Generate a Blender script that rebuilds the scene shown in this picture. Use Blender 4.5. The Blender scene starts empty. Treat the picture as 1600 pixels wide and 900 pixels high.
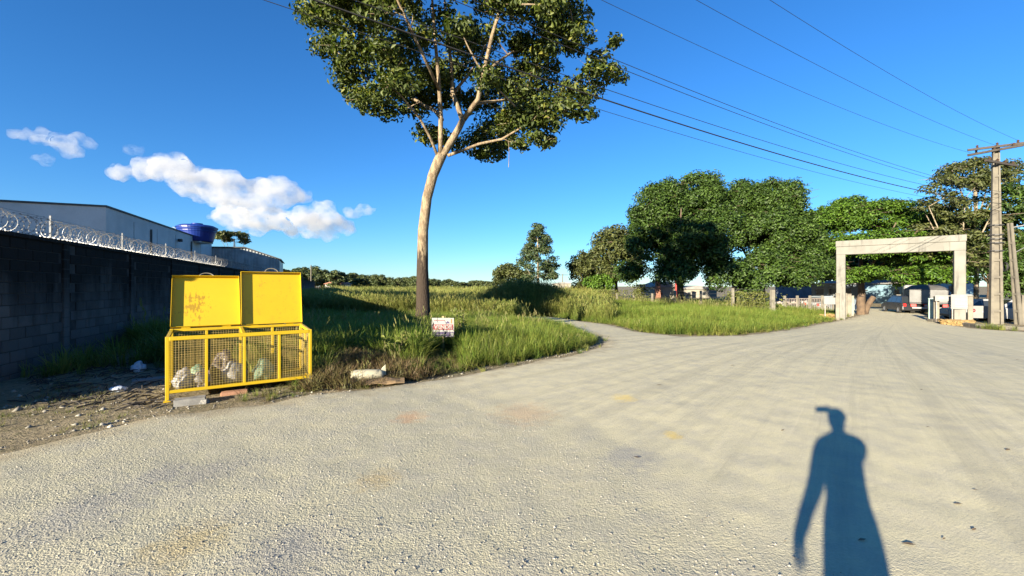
import bpy, bmesh, math, random
import numpy as np
from mathutils import Vector, Matrix, noise as mnoise

random.seed(7)
rng = np.random.default_rng(11)
scene = bpy.context.scene
COL = scene.collection

# ------------------------------------------------------------------ camera
F, H, HOR = 680.0, 1.65, 447.0            # focal length and horizon row measured in the 1600 px photograph
cam_d = bpy.data.cameras.new("camera")
cam = bpy.data.objects.new("camera", cam_d)
COL.objects.link(cam)
cam.location = (0, 0, H)
cam.rotation_euler = (math.radians(90), 0, 0)
cam_d.sensor_width = 36.0
cam_d.lens = 36.0 * F / 1600.0
cam_d.shift_y = -3.0 / 1600.0
cam_d.clip_start = 0.02
cam_d.clip_end = 20000
scene.camera = cam

# ------------------------------------------------------------------ sky, sun, exposure
SUN_AZ = math.radians(35.4)               # shadows run this far to the right of straight ahead
SUN_EL = math.radians(12.7)
SD = Vector((math.sin(SUN_AZ), math.cos(SUN_AZ)))      # shadow direction on the ground
world = bpy.data.worlds.new("World")
scene.world = world
world.use_nodes = True
wn = world.node_tree.nodes
wl = world.node_tree.links
wn.clear()
sky = wn.new("ShaderNodeTexSky")
sky.sky_type = 'NISHITA'
sky.sun_disc = False
sky.sun_elevation = SUN_EL
sky.sun_rotation = math.radians(180) + SUN_AZ
sky.altitude = 0
sky.air_density = 1.0
sky.dust_density = 0.0
sky.ozone_density = 5.0
hs = wn.new("ShaderNodeHueSaturation")
hs.inputs['Saturation'].default_value = 1.07
hs.inputs['Value'].default_value = 1.0
bg = wn.new("ShaderNodeBackground")
bg.inputs['Strength'].default_value = 0.055
wo = wn.new("ShaderNodeOutputWorld")
tint = wn.new("ShaderNodeMix"); tint.data_type = 'RGBA'; tint.blend_type = 'MULTIPLY'
tint.inputs[0].default_value = 1.0; tint.inputs[7].default_value = (0.80, 0.96, 1.13, 1)
wl.new(sky.outputs[0], tint.inputs[6])
wl.new(tint.outputs[2], hs.inputs['Color'])
wl.new(hs.outputs[0], bg.inputs['Color'])
wl.new(bg.outputs[0], wo.inputs['Surface'])

sun_d = bpy.data.lights.new("sun", 'SUN')
sun_d.energy = 5.0
sun_d.angle = math.radians(0.5)
sun_d.color = (1.0, 0.88, 0.68)
sun = bpy.data.objects.new("sun", sun_d)
COL.objects.link(sun)
sdir = Vector((SD.x * math.cos(SUN_EL), SD.y * math.cos(SUN_EL), -math.sin(SUN_EL)))
sun.rotation_euler = sdir.to_track_quat('-Z', 'Y').to_euler()
sun.location = (-20, -30, 30)

scene.view_settings.view_transform = 'Standard'
scene.view_settings.look = 'None'
scene.view_settings.exposure = 1.95
scene.view_settings.gamma = 1.0
scene.view_settings.use_curve_mapping = False
scene.cycles.use_denoising = True
scene.cycles.max_bounces = 8
scene.cycles.diffuse_bounces = 3
scene.cycles.transparent_max_bounces = 12
scene.cycles.volume_bounces = 6
scene.cycles.caustics_reflective = False
scene.cycles.caustics_refractive = False

# ------------------------------------------------------------------ helpers: the lie of the land
def sstep(t):
    t = min(1.0, max(0.0, t))
    return t * t * (3 - 2 * t)

def g(x, y):                              # the ground falls gently towards the gate
    return -0.75 * sstep((0.61 * x + 0.79 * y - 6.0) / 32.0)

def gnp(x, y):
    t = np.clip((0.61 * x + 0.79 * y - 6.0) / 32.0, 0, 1)
    return -0.75 * t * t * (3 - 2 * t)

def G(px, py):                            # ground point seen at a pixel of the photograph
    d = max(py - HOR, 2.0)
    Z = H * F / d
    for _ in range(60):
        x = (px - 800) / F * Z
        Z = 0.5 * Z + 0.5 * (H - g(x, Z)) * F / d
    return ((px - 800) / F * Z, Z)

def at(px, py, Z):
    return Vector(((px - 800) / F * Z, Z, H + (HOR - py) / F * Z))

# ------------------------------------------------------------------ helpers: objects
def tag(o, label=None, cat=None, group=None, kind=None):
    if label: o['label'] = label
    if cat: o['category'] = cat
    if group: o['group'] = group
    if kind: o['kind'] = kind
    return o

def thing(name, label, cat, loc=(0, 0, 0), rotz=0.0, group=None):
    o = bpy.data.objects.new(name, None)
    o.empty_display_size = 0.2
    COL.objects.link(o)
    o.location = loc
    o.rotation_euler = (0, 0, rotz)
    return tag(o, label, cat, group)

def link(name, me, mat=None, parent=None, loc=None, rot=None):
    o = bpy.data.objects.new(name, me)
    COL.objects.link(o)
    if mat is not None and len(me.materials) == 0:
        me.materials.append(mat)
    if parent is not None: o.parent = parent
    if loc is not None: o.location = loc
    if rot is not None: o.rotation_euler = rot
    return o

class MB:
    """collects simple shapes into one mesh"""
    def __init__(self): self.v = []; self.f = []
    def add(self, vs, fs):
        b = len(self.v)
        self.v.extend([tuple(p) for p in vs])
        self.f.extend([tuple(i + b for i in q) for q in fs])
    def box(self, x0, x1, y0, y1, z0, z1):
        self.add([(x0, y0, z0), (x1, y0, z0), (x1, y1, z0), (x0, y1, z0), (x0, y0, z1), (x1, y0, z1), (x1, y1, z1), (x0, y1, z1)],
                 [(3, 2, 1, 0), (4, 5, 6, 7), (0, 1, 5, 4), (1, 2, 6, 5), (2, 3, 7, 6), (3, 0, 4, 7)])
    def cbox(self, x0, x1, y0, y1, z0, z1, b=0.01):      # box with chamfered edges
        bm = bmesh.new()
        bmesh.ops.create_cube(bm, size=1)
        for v in bm.verts:
            v.co = Vector((x0 + (v.co.x + .5) * (x1 - x0), y0 + (v.co.y + .5) * (y1 - y0), z0 + (v.co.z + .5) * (z1 - z0)))
        bmesh.ops.bevel(bm, geom=list(bm.edges), offset=b, segments=1, affect='EDGES')
        bm.verts.index_update()
        self.add([v.co.copy() for v in bm.verts], [[v.index for v in f.verts] for f in bm.faces])
        bm.free()
    def bar(self, a, b, w, h=None):                       # square bar between two points
        h = h or w
        a = Vector(a); b = Vector(b); d = (b - a).normalized()
        s = d.cross(Vector((0, 0, 1)))
        if s.length < 1e-3: s = Vector((1, 0, 0))
        s.normalize(); u = s.cross(d).normalized()
        vs = []
        for p in (a, b):
            for i, j in ((-1, -1), (1, -1), (1, 1), (-1, 1)):
                vs.append(p + s * (i * w / 2) + u * (j * h / 2))
        self.add(vs, [(0, 3, 2, 1), (4, 5, 6, 7), (0, 1, 5, 4), (1, 2, 6, 5), (2, 3, 7, 6), (3, 0, 4, 7)])
    def tube(self, pts, rad, n=6, cap=True):
        pts = [Vector(p) for p in pts]
        if not hasattr(rad, '__len__'): rad = [rad] * len(pts)
        base = len(self.v); m = len(pts); prev = None
        for i, p in enumerate(pts):
            d = (pts[min(i + 1, m - 1)] - pts[max(i - 1, 0)])
            d = d.normalized() if d.length > 1e-9 else Vector((0, 0, 1))
            if prev is None:
                s = d.cross(Vector((0, 0, 1)))
                if s.length < 0.05: s = d.cross(Vector((1, 0, 0)))
            else:
                s = prev - d * prev.dot(d)
            s.normalize(); prev = s; u = d.cross(s)
            for k in range(n):
                a = 2 * math.pi * k / n
                self.v.append(tuple(p + (s * math.cos(a) + u * math.sin(a)) * rad[i]))
        for i in range(m - 1):
            for k in range(n):
                k2 = (k + 1) % n
                self.f.append((base + i * n + k, base + i * n + k2, base + (i + 1) * n + k2, base + (i + 1) * n + k))
        if cap:
            self.f.append(tuple(base + k for k in reversed(range(n))))
            self.f.append(tuple(base + (m - 1) * n + k for k in range(n)))
    def lathe(self, prof, c=(0, 0, 0), n=24, axis='z'):
        base = len(self.v); m = len(prof)
        for r, z in prof:
            for k in range(n):
                a = 2 * math.pi * k / n
                p = (r * math.cos(a), r * math.sin(a), z)
                if axis == 'y': p = (p[0], p[2], p[1])
                if axis == 'x': p = (p[2], p[0], p[1])
                self.v.append((p[0] + c[0], p[1] + c[1], p[2] + c[2]))
        for i in range(m - 1):
            for k in range(n):
                k2 = (k + 1) % n
                self.f.append((base + i * n + k, base + i * n + k2, base + (i + 1) * n + k2, base + (i + 1) * n + k))
    def prism(self, poly, y0, y1):                        # outline in x,z pushed along y
        n = len(poly)
        vs = [(x, y0, z) for x, z in poly] + [(x, y1, z) for x, z in poly]
        fs = [tuple(range(n)), tuple(reversed(range(n, 2 * n)))]
        fs += [(i, i + n, (i + 1) % n + n, (i + 1) % n) for i in range(n)]
        self.add(vs, fs)
    def mesh(self, name, smooth=False):
        me = bpy.data.meshes.new(name)
        me.from_pydata(self.v, [], self.f)
        me.update()
        bm = bmesh.new(); bm.from_mesh(me)
        bmesh.ops.recalc_face_normals(bm, faces=bm.faces)
        bm.to_mesh(me); bm.free()
        if smooth:
            for p in me.polygons: p.use_smooth = True
        return me
    def build(self, name, mat, parent=None, loc=None, rot=None, smooth=False):
        return link(name, self.mesh(name, smooth), mat, parent, loc, rot)

def np_mesh(name, V, Fc, attr=None):
    """V (n,3); Fc (m,3) or (m,4) index array; attr = per-vertex float"""
    me = bpy.data.meshes.new(name)
    n, m, k = len(V), len(Fc), Fc.shape[1]
    me.vertices.add(n); me.vertices.foreach_set('co', np.asarray(V, np.float32).ravel())
    me.loops.add(m * k); me.loops.foreach_set('vertex_index', np.asarray(Fc, np.int32).ravel())
    me.polygons.add(m)
    me.polygons.foreach_set('loop_start', np.arange(0, m * k, k, dtype=np.int32))
    me.polygons.foreach_set('loop_total', np.full(m, k, np.int32))
    if attr is not None:
        a = me.attributes.new('v', 'FLOAT', 'POINT')
        a.data.foreach_set('value', np.asarray(attr, np.float32))
    me.update(calc_edges=True)
    me.validate()
    return me

def copy_tree(o, parent=None):
    c = o.copy(); COL.objects.link(c); c.parent = parent
    for ch in o.children:
        copy_tree(ch, c)
    return c

# ------------------------------------------------------------------ helpers: materials
class NT:
    def __init__(self, name):
        self.m = bpy.data.materials.new(name); self.m.use_nodes = True
        self.t = self.m.node_tree; self.n = self.t.nodes; self.n.clear()
        self.out = self.n.new('ShaderNodeOutputMaterial')
    def new(self, typ, **kw):
        nd = self.n.new(typ)
        for k, v in kw.items():
            if k in nd.bl_rna.properties: setattr(nd, k, v)
            else: nd.inputs[k].default_value = v
        return nd
    def link(self, a, b): self.t.links.new(a, b)
    def math(self, op, a, b=0.0, clamp=False):
        nd = self.n.new('ShaderNodeMath'); nd.operation = op; nd.use_clamp = clamp
        for i, q in enumerate((a, b)):
            if isinstance(q, (int, float)): nd.inputs[i].default_value = q
            else: self.link(q, nd.inputs[i])
        return nd.outputs[0]
    def mix(self, fac, a, b, blend='MIX'):
        nd = self.n.new('ShaderNodeMix'); nd.data_type = 'RGBA'; nd.blend_type = blend
        for s, q in ((nd.inputs[0], fac), (nd.inputs[6], a), (nd.inputs[7], b)):
            if isinstance(q, (int, float)): s.default_value = q
            elif isinstance(q, tuple): s.default_value = (q + (1.0,))[:4]
            else: self.link(q, s)
        return nd.outputs[2]
    def ramp(self, fac, stops):
        nd = self.n.new('ShaderNodeValToRGB')
        e = nd.color_ramp.elements
        while len(e) < len(stops): e.new(0.5)
        for i, (p, c) in enumerate(stops):
            e[i].position = p
            e[i].color = (c, c, c, 1) if isinstance(c, (int, float)) else (c + (1.0,))[:4]
        self.link(fac, nd.inputs[0]); return nd.outputs[0]
    def noise(self, vec, scale, detail=4.0, rough=0.55, dist=0.0):
        nd = self.new('ShaderNodeTexNoise', Scale=scale, Detail=detail, Roughness=rough, Distortion=dist)
        if vec is not None: self.link(vec, nd.inputs['Vector'])
        return nd.outputs[0]
    def pos(self): return self.n.new('ShaderNodeNewGeometry').outputs['Position']
    def obj(self): return self.n.new('ShaderNodeTexCoord').outputs['Object']
    def sep(self, vec):
        nd = self.n.new('ShaderNodeSeparateXYZ'); self.link(vec, nd.inputs[0]); return nd.outputs
    def comb(self, x, y, z=0.0):
        nd = self.n.new('ShaderNodeCombineXYZ')
        for i, q in enumerate((x, y, z)):
            if isinstance(q, (int, float)): nd.inputs[i].default_value = q
            else: self.link(q, nd.inputs[i])
        return nd.outputs[0]
    def vscale(self, vec, s):
        nd = self.n.new('ShaderNodeVectorMath'); nd.operation = 'MULTIPLY'
        self.link(vec, nd.inputs[0]); nd.inputs[1].default_value = s; return nd.outputs[0]
    def bump(self, h, strength=0.3, dist=0.02, normal=None):
        nd = self.new('ShaderNodeBump', Strength=strength, Distance=dist)
        self.link(h, nd.inputs['Height'])
        if normal is not None: self.link(normal, nd.inputs['Normal'])
        return nd.outputs[0]
    def principled(self, col, rough=0.7, metal=0.0, normal=None, spec=0.5):
        b = self.n.new('ShaderNodeBsdfPrincipled')
        for k, q in (('Base Color', col), ('Roughness', rough), ('Metallic', metal), ('Specular IOR Level', spec)):
            s = b.inputs[k]
            if isinstance(q, (int, float)): s.default_value = q
            elif isinstance(q, tuple): s.default_value = (q + (1.0,))[:4]
            else: self.link(q, s)
        if normal is not None: self.link(normal, b.inputs['Normal'])
        self.link(b.outputs[0], self.out.inputs['Surface'])
        return b

def worn(name, c1, c2, scale=3.0, rough=0.7, metal=0.0, lo=0.42, hi=0.62, bump=0.15, fine=40.0, spec=0.4):
    t = NT(name); p = t.obj()
    f = t.ramp(t.noise(p, scale, 6, 0.62), [(lo, 0.0), (hi, 1.0)])
    col = t.mix(f, c1, c2)
    fn = t.noise(p, fine, 5, 0.6)
    col = t.mix(0.25, col, t.mix(fn, (0.35, 0.35, 0.35), (1, 1, 1)), 'MULTIPLY')
    t.principled(col, rough, metal, t.bump(fn, bump, 0.01), spec)
    return t.m

def leaf_mat(name, dark, light, trans=0.35, yellow=None, rough=0.55, attr=True):
    t = NT(name)
    if attr:
        a = t.n.new('ShaderNodeAttribute'); a.attribute_name = 'v'; r = a.outputs['Fac']
    else:
        r = t.n.new('ShaderNodeObjectInfo').outputs['Random']
    big = t.noise(t.pos(), 0.6, 2)
    f = t.math('ADD', t.math('MULTIPLY', r, 0.65), t.math('MULTIPLY', big, 0.45))
    stops = [(0.15, dark), (0.8, light)]
    if yellow: stops.append((0.985, yellow))
    col = t.ramp(f, stops)
    b = t.new('ShaderNodeBsdfPrincipled', Roughness=rough)
    b.inputs['Specular IOR Level'].default_value = 0.35
    t.link(col, b.inputs['Base Color'])
    tr = t.new('ShaderNodeBsdfTranslucent')
    t.link(t.mix(1.0, col, (1.0, 1.15, 0.5), 'MULTIPLY'), tr.inputs['Color'])
    mx = t.new('ShaderNodeMixShader', Fac=trans)
    t.link(b.outputs[0], mx.inputs[1]); t.link(tr.outputs[0], mx.inputs[2])
    t.link(mx.outputs[0], t.out.inputs['Surface'])
    return t.m

def blade_mat(name, base, tip, alt, trans=0.4):
    """grass blade: colour runs up the blade (attribute v) and changes from tuft to tuft"""
    t = NT(name)
    a = t.n.new('ShaderNodeAttribute'); a.attribute_name = 'v'
    rnd = t.n.new('ShaderNodeObjectInfo').outputs['Random']
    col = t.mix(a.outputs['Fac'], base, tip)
    n = t.noise(t.pos(), 0.45, 3)
    f = t.ramp(t.math('ADD', t.math('MULTIPLY', rnd, 0.6), t.math('MULTIPLY', n, 0.6)), [(0.42, 0.0), (0.9, 1.0)])
    col = t.mix(f, col, alt)
    b = t.new('ShaderNodeBsdfPrincipled', Roughness=0.55)
    b.inputs['Specular IOR Level'].default_value = 0.3
    t.link(col, b.inputs['Base Color'])
    tr = t.new('ShaderNodeBsdfTranslucent')
    t.link(col, tr.inputs['Color'])
    mx = t.new('ShaderNodeMixShader', Fac=trans)
    t.link(b.outputs[0], mx.inputs[1]); t.link(tr.outputs[0], mx.inputs[2])
    t.link(mx.outputs[0], t.out.inputs['Surface'])
    return t.m

M = {}
M['concrete'] = worn('concrete', (0.27, 0.255, 0.205), (0.20, 0.185, 0.15), 1.6, 0.85, bump=0.25, fine=25)
def stained():
    t = NT('stained_concrete'); p = t.obj()
    n1 = t.noise(t.vscale(p, (1.6, 1.6, .22)), 2.6, 6, .65); n2 = t.noise(p, 1.1, 5, .6); fn = t.noise(p, 26, 5, .62)
    col = t.mix(t.ramp(n2, [(.38, 0.0), (.66, 1.0)]), (0.205, 0.20, 0.178), (0.165, 0.16, 0.142))
    col = t.mix(t.ramp(n1, [(.54, 0.0), (.68, .7)]), col, (0.085, 0.082, 0.074))
    col = t.mix(.3, col, t.mix(fn, (.4, .4, .4), (1, 1, 1)), 'MULTIPLY')
    t.principled(col, .88, 0.0, t.bump(fn, .3, .015), .25)
    return t.m
M['stained'] = stained()
M['old_concrete'] = worn('old_concrete', (0.155, 0.14, 0.11), (0.10, 0.09, 0.075), 1.2, 0.9, bump=0.3, fine=30)
M['cream_post'] = worn('cream_post', (0.20, 0.185, 0.145), (0.145, 0.13, 0.105), 2.0, 0.85, bump=0.2)
M['pale_green'] = worn('pale_green_paint', (0.34, 0.46, 0.40), (0.22, 0.28, 0.25), 2.5, 0.7)
M['yellow'] = worn('yellow_paint', (0.52, 0.325, 0.007), (0.45, 0.275, 0.007), 5.0, 0.45, bump=0.05, fine=90)
def rusty_yellow():
    t = NT('chipped_yellow_paint'); p = t.pos()
    n = t.noise(p, 5, 4); col = t.mix(n, (0.51, 0.345, 0.009), (0.43, 0.285, 0.009))
    grime = t.ramp(t.noise(p, 11, 6, .68), [(.56, 0.0), (.74, .55)])
    col = t.mix(grime, col, (0.28, 0.18, 0.02))
    chip = t.ramp(t.noise(p, 34, 6, .7), [(.655, 0.0), (.69, .9)])
    col = t.mix(chip, col, (0.10, 0.05, 0.025))
    t.principled(col, t.mix(grime, (.42, .42, .42), (.75, .75, .75)), 0.0, t.bump(t.noise(p, 60, 4), .12, .006), .4)
    return t.m
M['yellow'] = rusty_yellow()
M['wire'] = worn('yellow_wire', (0.40, 0.30, 0.09), (0.28, 0.21, 0.08), 12.0, 0.5, bump=0.0)
M['steel'] = worn('galvanised_steel', (0.24, 0.243, 0.245), (0.17, 0.172, 0.175), 6.0, 0.45, 0.6, bump=0.0)
M['rail'] = worn('grey_rail_paint', (0.30, 0.27, 0.24), (0.20, 0.15, 0.12), 6.0, 0.6, bump=0.05)
M['bluegreen'] = worn('faded_blue_green_paint', (0.26, 0.38, 0.38), (0.18, 0.25, 0.26), 5.0, 0.55, bump=0.05)
M['dark'] = worn('dark_metal', (0.03, 0.03, 0.032), (0.05, 0.05, 0.05), 6.0, 0.6, bump=0.05)
M['black_cable'] = worn('black_cable', (0.012, 0.012, 0.013), (0.02, 0.02, 0.02), 6.0, 0.7, bump=0.0)
M['wood'] = worn('sawn_wood', (0.34, 0.25, 0.12), (0.26, 0.18, 0.08), 9.0, 0.75, bump=0.2, fine=60)
M['old_wood'] = worn('weathered_wood', (0.055, 0.047, 0.04), (0.035, 0.03, 0.026), 6.0, 0.85, bump=0.3)
M['stump'] = worn('cut_trunk_wood', (0.12, 0.08, 0.048), (0.07, 0.047, 0.03), 3.0, 0.85, bump=0.35)
M['render_wall'] = worn('grey_rendered_wall', (0.66, 0.655, 0.645), (0.55, 0.55, 0.54), 0.5, 0.9, bump=0.2, fine=12)
M['roof_trim'] = worn('dark_roof_trim', (0.06, 0.065, 0.07), (0.10, 0.10, 0.10), 2.0, 0.7)
M['zinc'] = worn('zinc_sheet', (0.40, 0.42, 0.43), (0.28, 0.29, 0.29), 1.5, 0.5, 0.3, bump=0.05)
M['tank_blue'] = worn('blue_tank_plastic', (0.006, 0.026, 0.19), (0.010, 0.036, 0.23), 2.0, 0.4, bump=0.02)
M['sky_blue_wall'] = worn('light_blue_wall', (0.24, 0.38, 0.46), (0.20, 0.33, 0.40), 0.8, 0.8)
M['pale_wall'] = worn('pale_painted_wall', (0.30, 0.28, 0.225), (0.24, 0.22, 0.18), 0.8, 0.85)
M['blue_grey_wall'] = worn('blue_grey_wall', (0.16, 0.20, 0.25), (0.12, 0.15, 0.19), 0.8, 0.8)
M['red_paint'] = worn('red_paint', (0.45, 0.06, 0.05), (0.34, 0.05, 0.04), 3.0, 0.6)
M['roof_tile'] = worn('clay_roof', (0.30, 0.14, 0.09), (0.20, 0.10, 0.07), 2.0, 0.85)
M['roof_pale'] = worn('pale_fibre_roof', (0.26, 0.25, 0.23), (0.20, 0.195, 0.185), 1.0, 0.85)
M['white'] = worn('white_board', (0.21, 0.21, 0.205), (0.19, 0.19, 0.185), 4.0, 0.5, bump=0.02)
M['sign_red'] = worn('sign_red', (0.15, 0.007, 0.013), (0.135, 0.006, 0.012), 4.0, 0.5, bump=0.0)
M['sign_purple'] = worn('sign_purple', (0.022, 0.006, 0.066), (0.02, 0.006, 0.06), 4.0, 0.5, bump=0.0)
M['sign_orange'] = worn('sign_orange', (0.22, 0.085, 0.01), (0.20, 0.075, 0.01), 4.0, 0.5, bump=0.0)
M['print_grey'] = worn('print_grey', (0.22, 0.23, 0.26), (0.30, 0.30, 0.33), 8.0, 0.6, bump=0.0)
M['tyre'] = worn('tyre_rubber', (0.018, 0.018, 0.018), (0.035, 0.033, 0.03), 8.0, 0.85, bump=0.1)
M['rim'] = worn('alloy_rim', (0.55, 0.55, 0.56), (0.42, 0.42, 0.43), 8.0, 0.35, 0.7, bump=0.0)
M['car_white'] = worn('white_car_paint', (0.24, 0.24, 0.24), (0.22, 0.22, 0.22), 2.0, 0.25, bump=0.0)
M['car_black'] = worn('black_car_paint', (0.02, 0.021, 0.024), (0.03, 0.03, 0.032), 2.0, 0.25, bump=0.0)
M['car_silver'] = worn('silver_car_paint', (0.42, 0.46, 0.47), (0.36, 0.40, 0.41), 2.0, 0.3, 0.3, bump=0.0)
M['tail_red'] = worn('tail_lamp_red', (0.65, 0.03, 0.02), (0.55, 0.02, 0.02), 3.0, 0.25, bump=0.0)
M['tarp'] = worn('grey_tarpaulin', (0.10, 0.095, 0.085), (0.065, 0.062, 0.058), 1.5, 0.8, bump=0.3, fine=8)
M['truck_grey'] = worn('truck_side_grey', (0.13, 0.132, 0.13), (0.09, 0.09, 0.088), 1.5, 0.6)
M['rock_yellow'] = worn('ochre_rock', (0.30, 0.20, 0.075), (0.22, 0.15, 0.065), 4.0, 0.9, bump=0.3)
M['block_grey'] = worn('loose_concrete_block', (0.24, 0.235, 0.22), (0.18, 0.175, 0.165), 7.0, 0.9, bump=0.4, fine=80)
M['brick'] = worn('brick_red', (0.42, 0.22, 0.13), (0.32, 0.17, 0.10), 9.0, 0.9, bump=0.3, fine=70)
M['cardboard'] = worn('cardboard', (0.27, 0.18, 0.095), (0.22, 0.15, 0.08), 5.0, 0.85, bump=0.1)
M['cream_plastic'] = worn('cream_plastic', (0.34, 0.32, 0.235), (0.29, 0.27, 0.20), 5.0, 0.5, bump=0.05)
M['insulator'] = worn('brown_porcelain', (0.06, 0.035, 0.025), (0.08, 0.05, 0.03), 8.0, 0.3, bump=0.0)
M['skin'] = worn('skin', (0.42, 0.25, 0.17), (0.38, 0.22, 0.15), 9.0, 0.55, bump=0.02)

def glass_mat():
    t = NT('car_glass'); t.principled((0.02, 0.025, 0.03), 0.08, 0.0, None, 0.6); return t.m
M['glass'] = glass_mat()

def bag_mat(name, c1, c2, tr=0.35):
    t = NT(name); p = t.obj()
    n = t.noise(p, 9, 5, 0.6)
    col = t.mix(t.ramp(n, [(0.45, 0.0), (0.65, 1.0)]), c1, c2)
    b = t.new('ShaderNodeBsdfPrincipled', Roughness=0.35); t.link(col, b.inputs['Base Color'])
    t.link(t.bump(t.noise(p, 22, 4, 0.6, 0.8), 0.6, 0.03), b.inputs['Normal'])
    q = t.new('ShaderNodeBsdfTranslucent'); t.link(col, q.inputs['Color'])
    mx = t.new('ShaderNodeMixShader', Fac=tr)
    t.link(b.outputs[0], mx.inputs[1]); t.link(q.outputs[0], mx.inputs[2]); t.link(mx.outputs[0], t.out.inputs['Surface'])
    return t.m
M['bag_white'] = bag_mat('white_bag', (0.42, 0.42, 0.42), (0.32, 0.30, 0.30))
M['bag_green'] = bag_mat('green_bag', (0.22, 0.36, 0.24), (0.33, 0.40, 0.30))
M['bag_pink'] = bag_mat('printed_white_bag', (0.42, 0.40, 0.385), (0.27, 0.20, 0.165))
M['bag_dark'] = bag_mat('dark_bag', (0.07, 0.055, 0.05), (0.16, 0.12, 0.10), 0.1)
M['bag_blue'] = bag_mat('pale_blue_bag', (0.62, 0.70, 0.80), (0.5, 0.58, 0.7), 0.2)

def lid_mat():
    t = NT('lid_yellow_paint'); p = t.obj()
    s = t.sep(p)
    # damp-looking stain: a ragged patch low on the left half of the lid
    dx = t.math('MULTIPLY', t.math('SUBTRACT', s[0], 0.33), 4.5)
    dz = t.math('MULTIPLY', t.math('SUBTRACT', s[2], 0.40), 3.2)
    d = t.math('SQRT', t.math('ADD', t.math('MULTIPLY', dx, dx), t.math('MULTIPLY', dz, dz)))
    n = t.noise(t.vscale(p, (1.0, 1.0, 0.45)), 22, 5, 0.62)
    f = t.ramp(t.math('SUBTRACT', n, t.math('MULTIPLY', d, 0.17)), [(0.40, 0.0), (0.47, 1.0)])
    col = t.mix(t.noise(p, 3, 4), (0.51, 0.35, 0.009), (0.44, 0.295, 0.009))
    col = t.mix(t.math('MULTIPLY', f, 0.85), col, (0.26, 0.155, 0.012))
    sp = t.ramp(t.noise(p, 60, 3), [(0.70, 0.0), (0.75, 0.6)])
    col = t.mix(sp, col, (0.35, 0.24, 0.04))
    t.principled(col, 0.5, 0.0, t.bump(t.noise(p, 120, 3), 0.06, 0.004))
    return t.m
M['lid_stained'] = lid_mat()

def bark_mat(name, pale, dark, char=None, zc=2.0):
    t = NT(name); p = t.obj(); s = t.sep(p)
    q = t.vscale(p, (1, 1, 0.35))
    n = t.noise(q, 6, 7, 0.7)
    col = t.mix(t.ramp(n, [(0.45, 0.0), (0.56, 1.0)]), pale, dark)
    nf = t.noise(t.vscale(p, (1, 1, 0.25)), 24, 5, 0.65)
    if char:
        e = t.math('ADD', s[2], t.math('MULTIPLY', t.math('SUBTRACT', t.noise(t.vscale(p, (2.6, 2.6, 0.7)), 2.4, 6, 0.68), 0.5), 5.0))
        f = t.ramp(t.math('DIVIDE', e, zc * 2), [(0.44, 1.0), (0.56, 0.0)])
        col = t.mix(f, col, char)
    t.principled(col, 0.85, 0.0, t.bump(t.math('ADD', nf, t.math('MULTIPLY', n, .8)), 0.9, 0.06), 0.25)
    return t.m
M['bark_main'] = bark_mat('pale_bark', (0.27, 0.21, 0.135), (0.15, 0.11, 0.07), (0.04, 0.029, 0.021), 3.1)
M['bark_dark'] = bark_mat('dark_bark', (0.14, 0.10, 0.07), (0.08, 0.06, 0.045))
M['bark_pale'] = bark_mat('pale_grey_bark', (0.28, 0.235, 0.17), (0.17, 0.135, 0.09))

# ------------------------------------------------------------------ setting: ground and road
def ground_mat():
    t = NT('soil'); p = t.pos()
    n1 = t.noise(p, 0.9, 6, 0.62); n2 = t.noise(p, 14, 6, 0.65); n3 = t.noise(p, 60, 4, 0.6)
    col = t.mix(t.ramp(n1, [(0.4, 0.0), (0.62, 1.0)]), (0.20, 0.165, 0.10), (0.30, 0.25, 0.165))
    col = t.mix(t.ramp(n2, [(0.48, 0.0), (0.62, 0.75)]), col, (0.10, 0.095, 0.045))
    col = t.mix(t.ramp(n3, [(0.56, 0.0), (0.68, 0.6)]), col, (0.36, 0.31, 0.22))
    h = t.math('ADD', n2, t.math('MULTIPLY', n3, 0.4))
    t.principled(col, 0.95, 0.0, t.bump(h, 0.9, 0.05), 0.2)
    return t.m
M['soil'] = ground_mat()

def axis(n, near, far):
    u = np.linspace(-1, 1, n)
    k = math.asinh(far / near)
    return near * np.sinh(u * k)

def grid_mesh(name, xs, ys, zf, keep=None, af=None):
    X, Y = np.meshgrid(xs, ys)
    Z = zf(X, Y)
    V = np.stack([X.ravel(), Y.ravel(), Z.ravel()], 1)
    nx, ny = len(xs), len(ys)
    i, j = np.meshgrid(np.arange(nx - 1), np.arange(ny - 1))
    a = (j * nx + i).ravel()
    Fc = np.stack([a, a + 1, a + nx + 1, a + nx], 1)
    if keep is not None:
        k = keep(X, Y).ravel()
        Fc = Fc[k[Fc].any(1)]
        used = np.unique(Fc); rm = np.full(len(V), -1); rm[used] = np.arange(len(used))
        V = V[used]; Fc = rm[Fc]
    me = np_mesh(name, V, Fc, None if af is None else af(V[:, 0], V[:, 1]))
    me.polygons.foreach_set('use_smooth', np.ones(len(me.polygons), bool))
    return me

ROAD = [G(-60, 712), G(60, 682), G(150, 662), G(250, 640), G(400, 624), G(500, 609), G(560, 603), G(640, 592), G(700, 583),
        G(800, 566), G(880, 553), G(934, 538), G(934, 529), G(905, 518), G(870, 510), G(820, 501), G(770, 496), (-4.5, 28.5), (-12, 36), (-22, 45),
        (-20, 48), (-10, 40), G(760, 489), G(860, 494), G(908, 501), G(960, 507), G(1000, 517), G(1060, 524), G(1150, 523), G(1210, 516), G(1280, 504),
        G(1312, 499), G(1345, 490), (30, 46), (34, 60), (46, 60), (38, 40), G(1458, 499), G(1480, 506), G(1540, 514), G(1620, 519), (40, 20), (70, 14),
        (80, -40), (-60, -40), (-40, -12), (-18, -1)]

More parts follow.
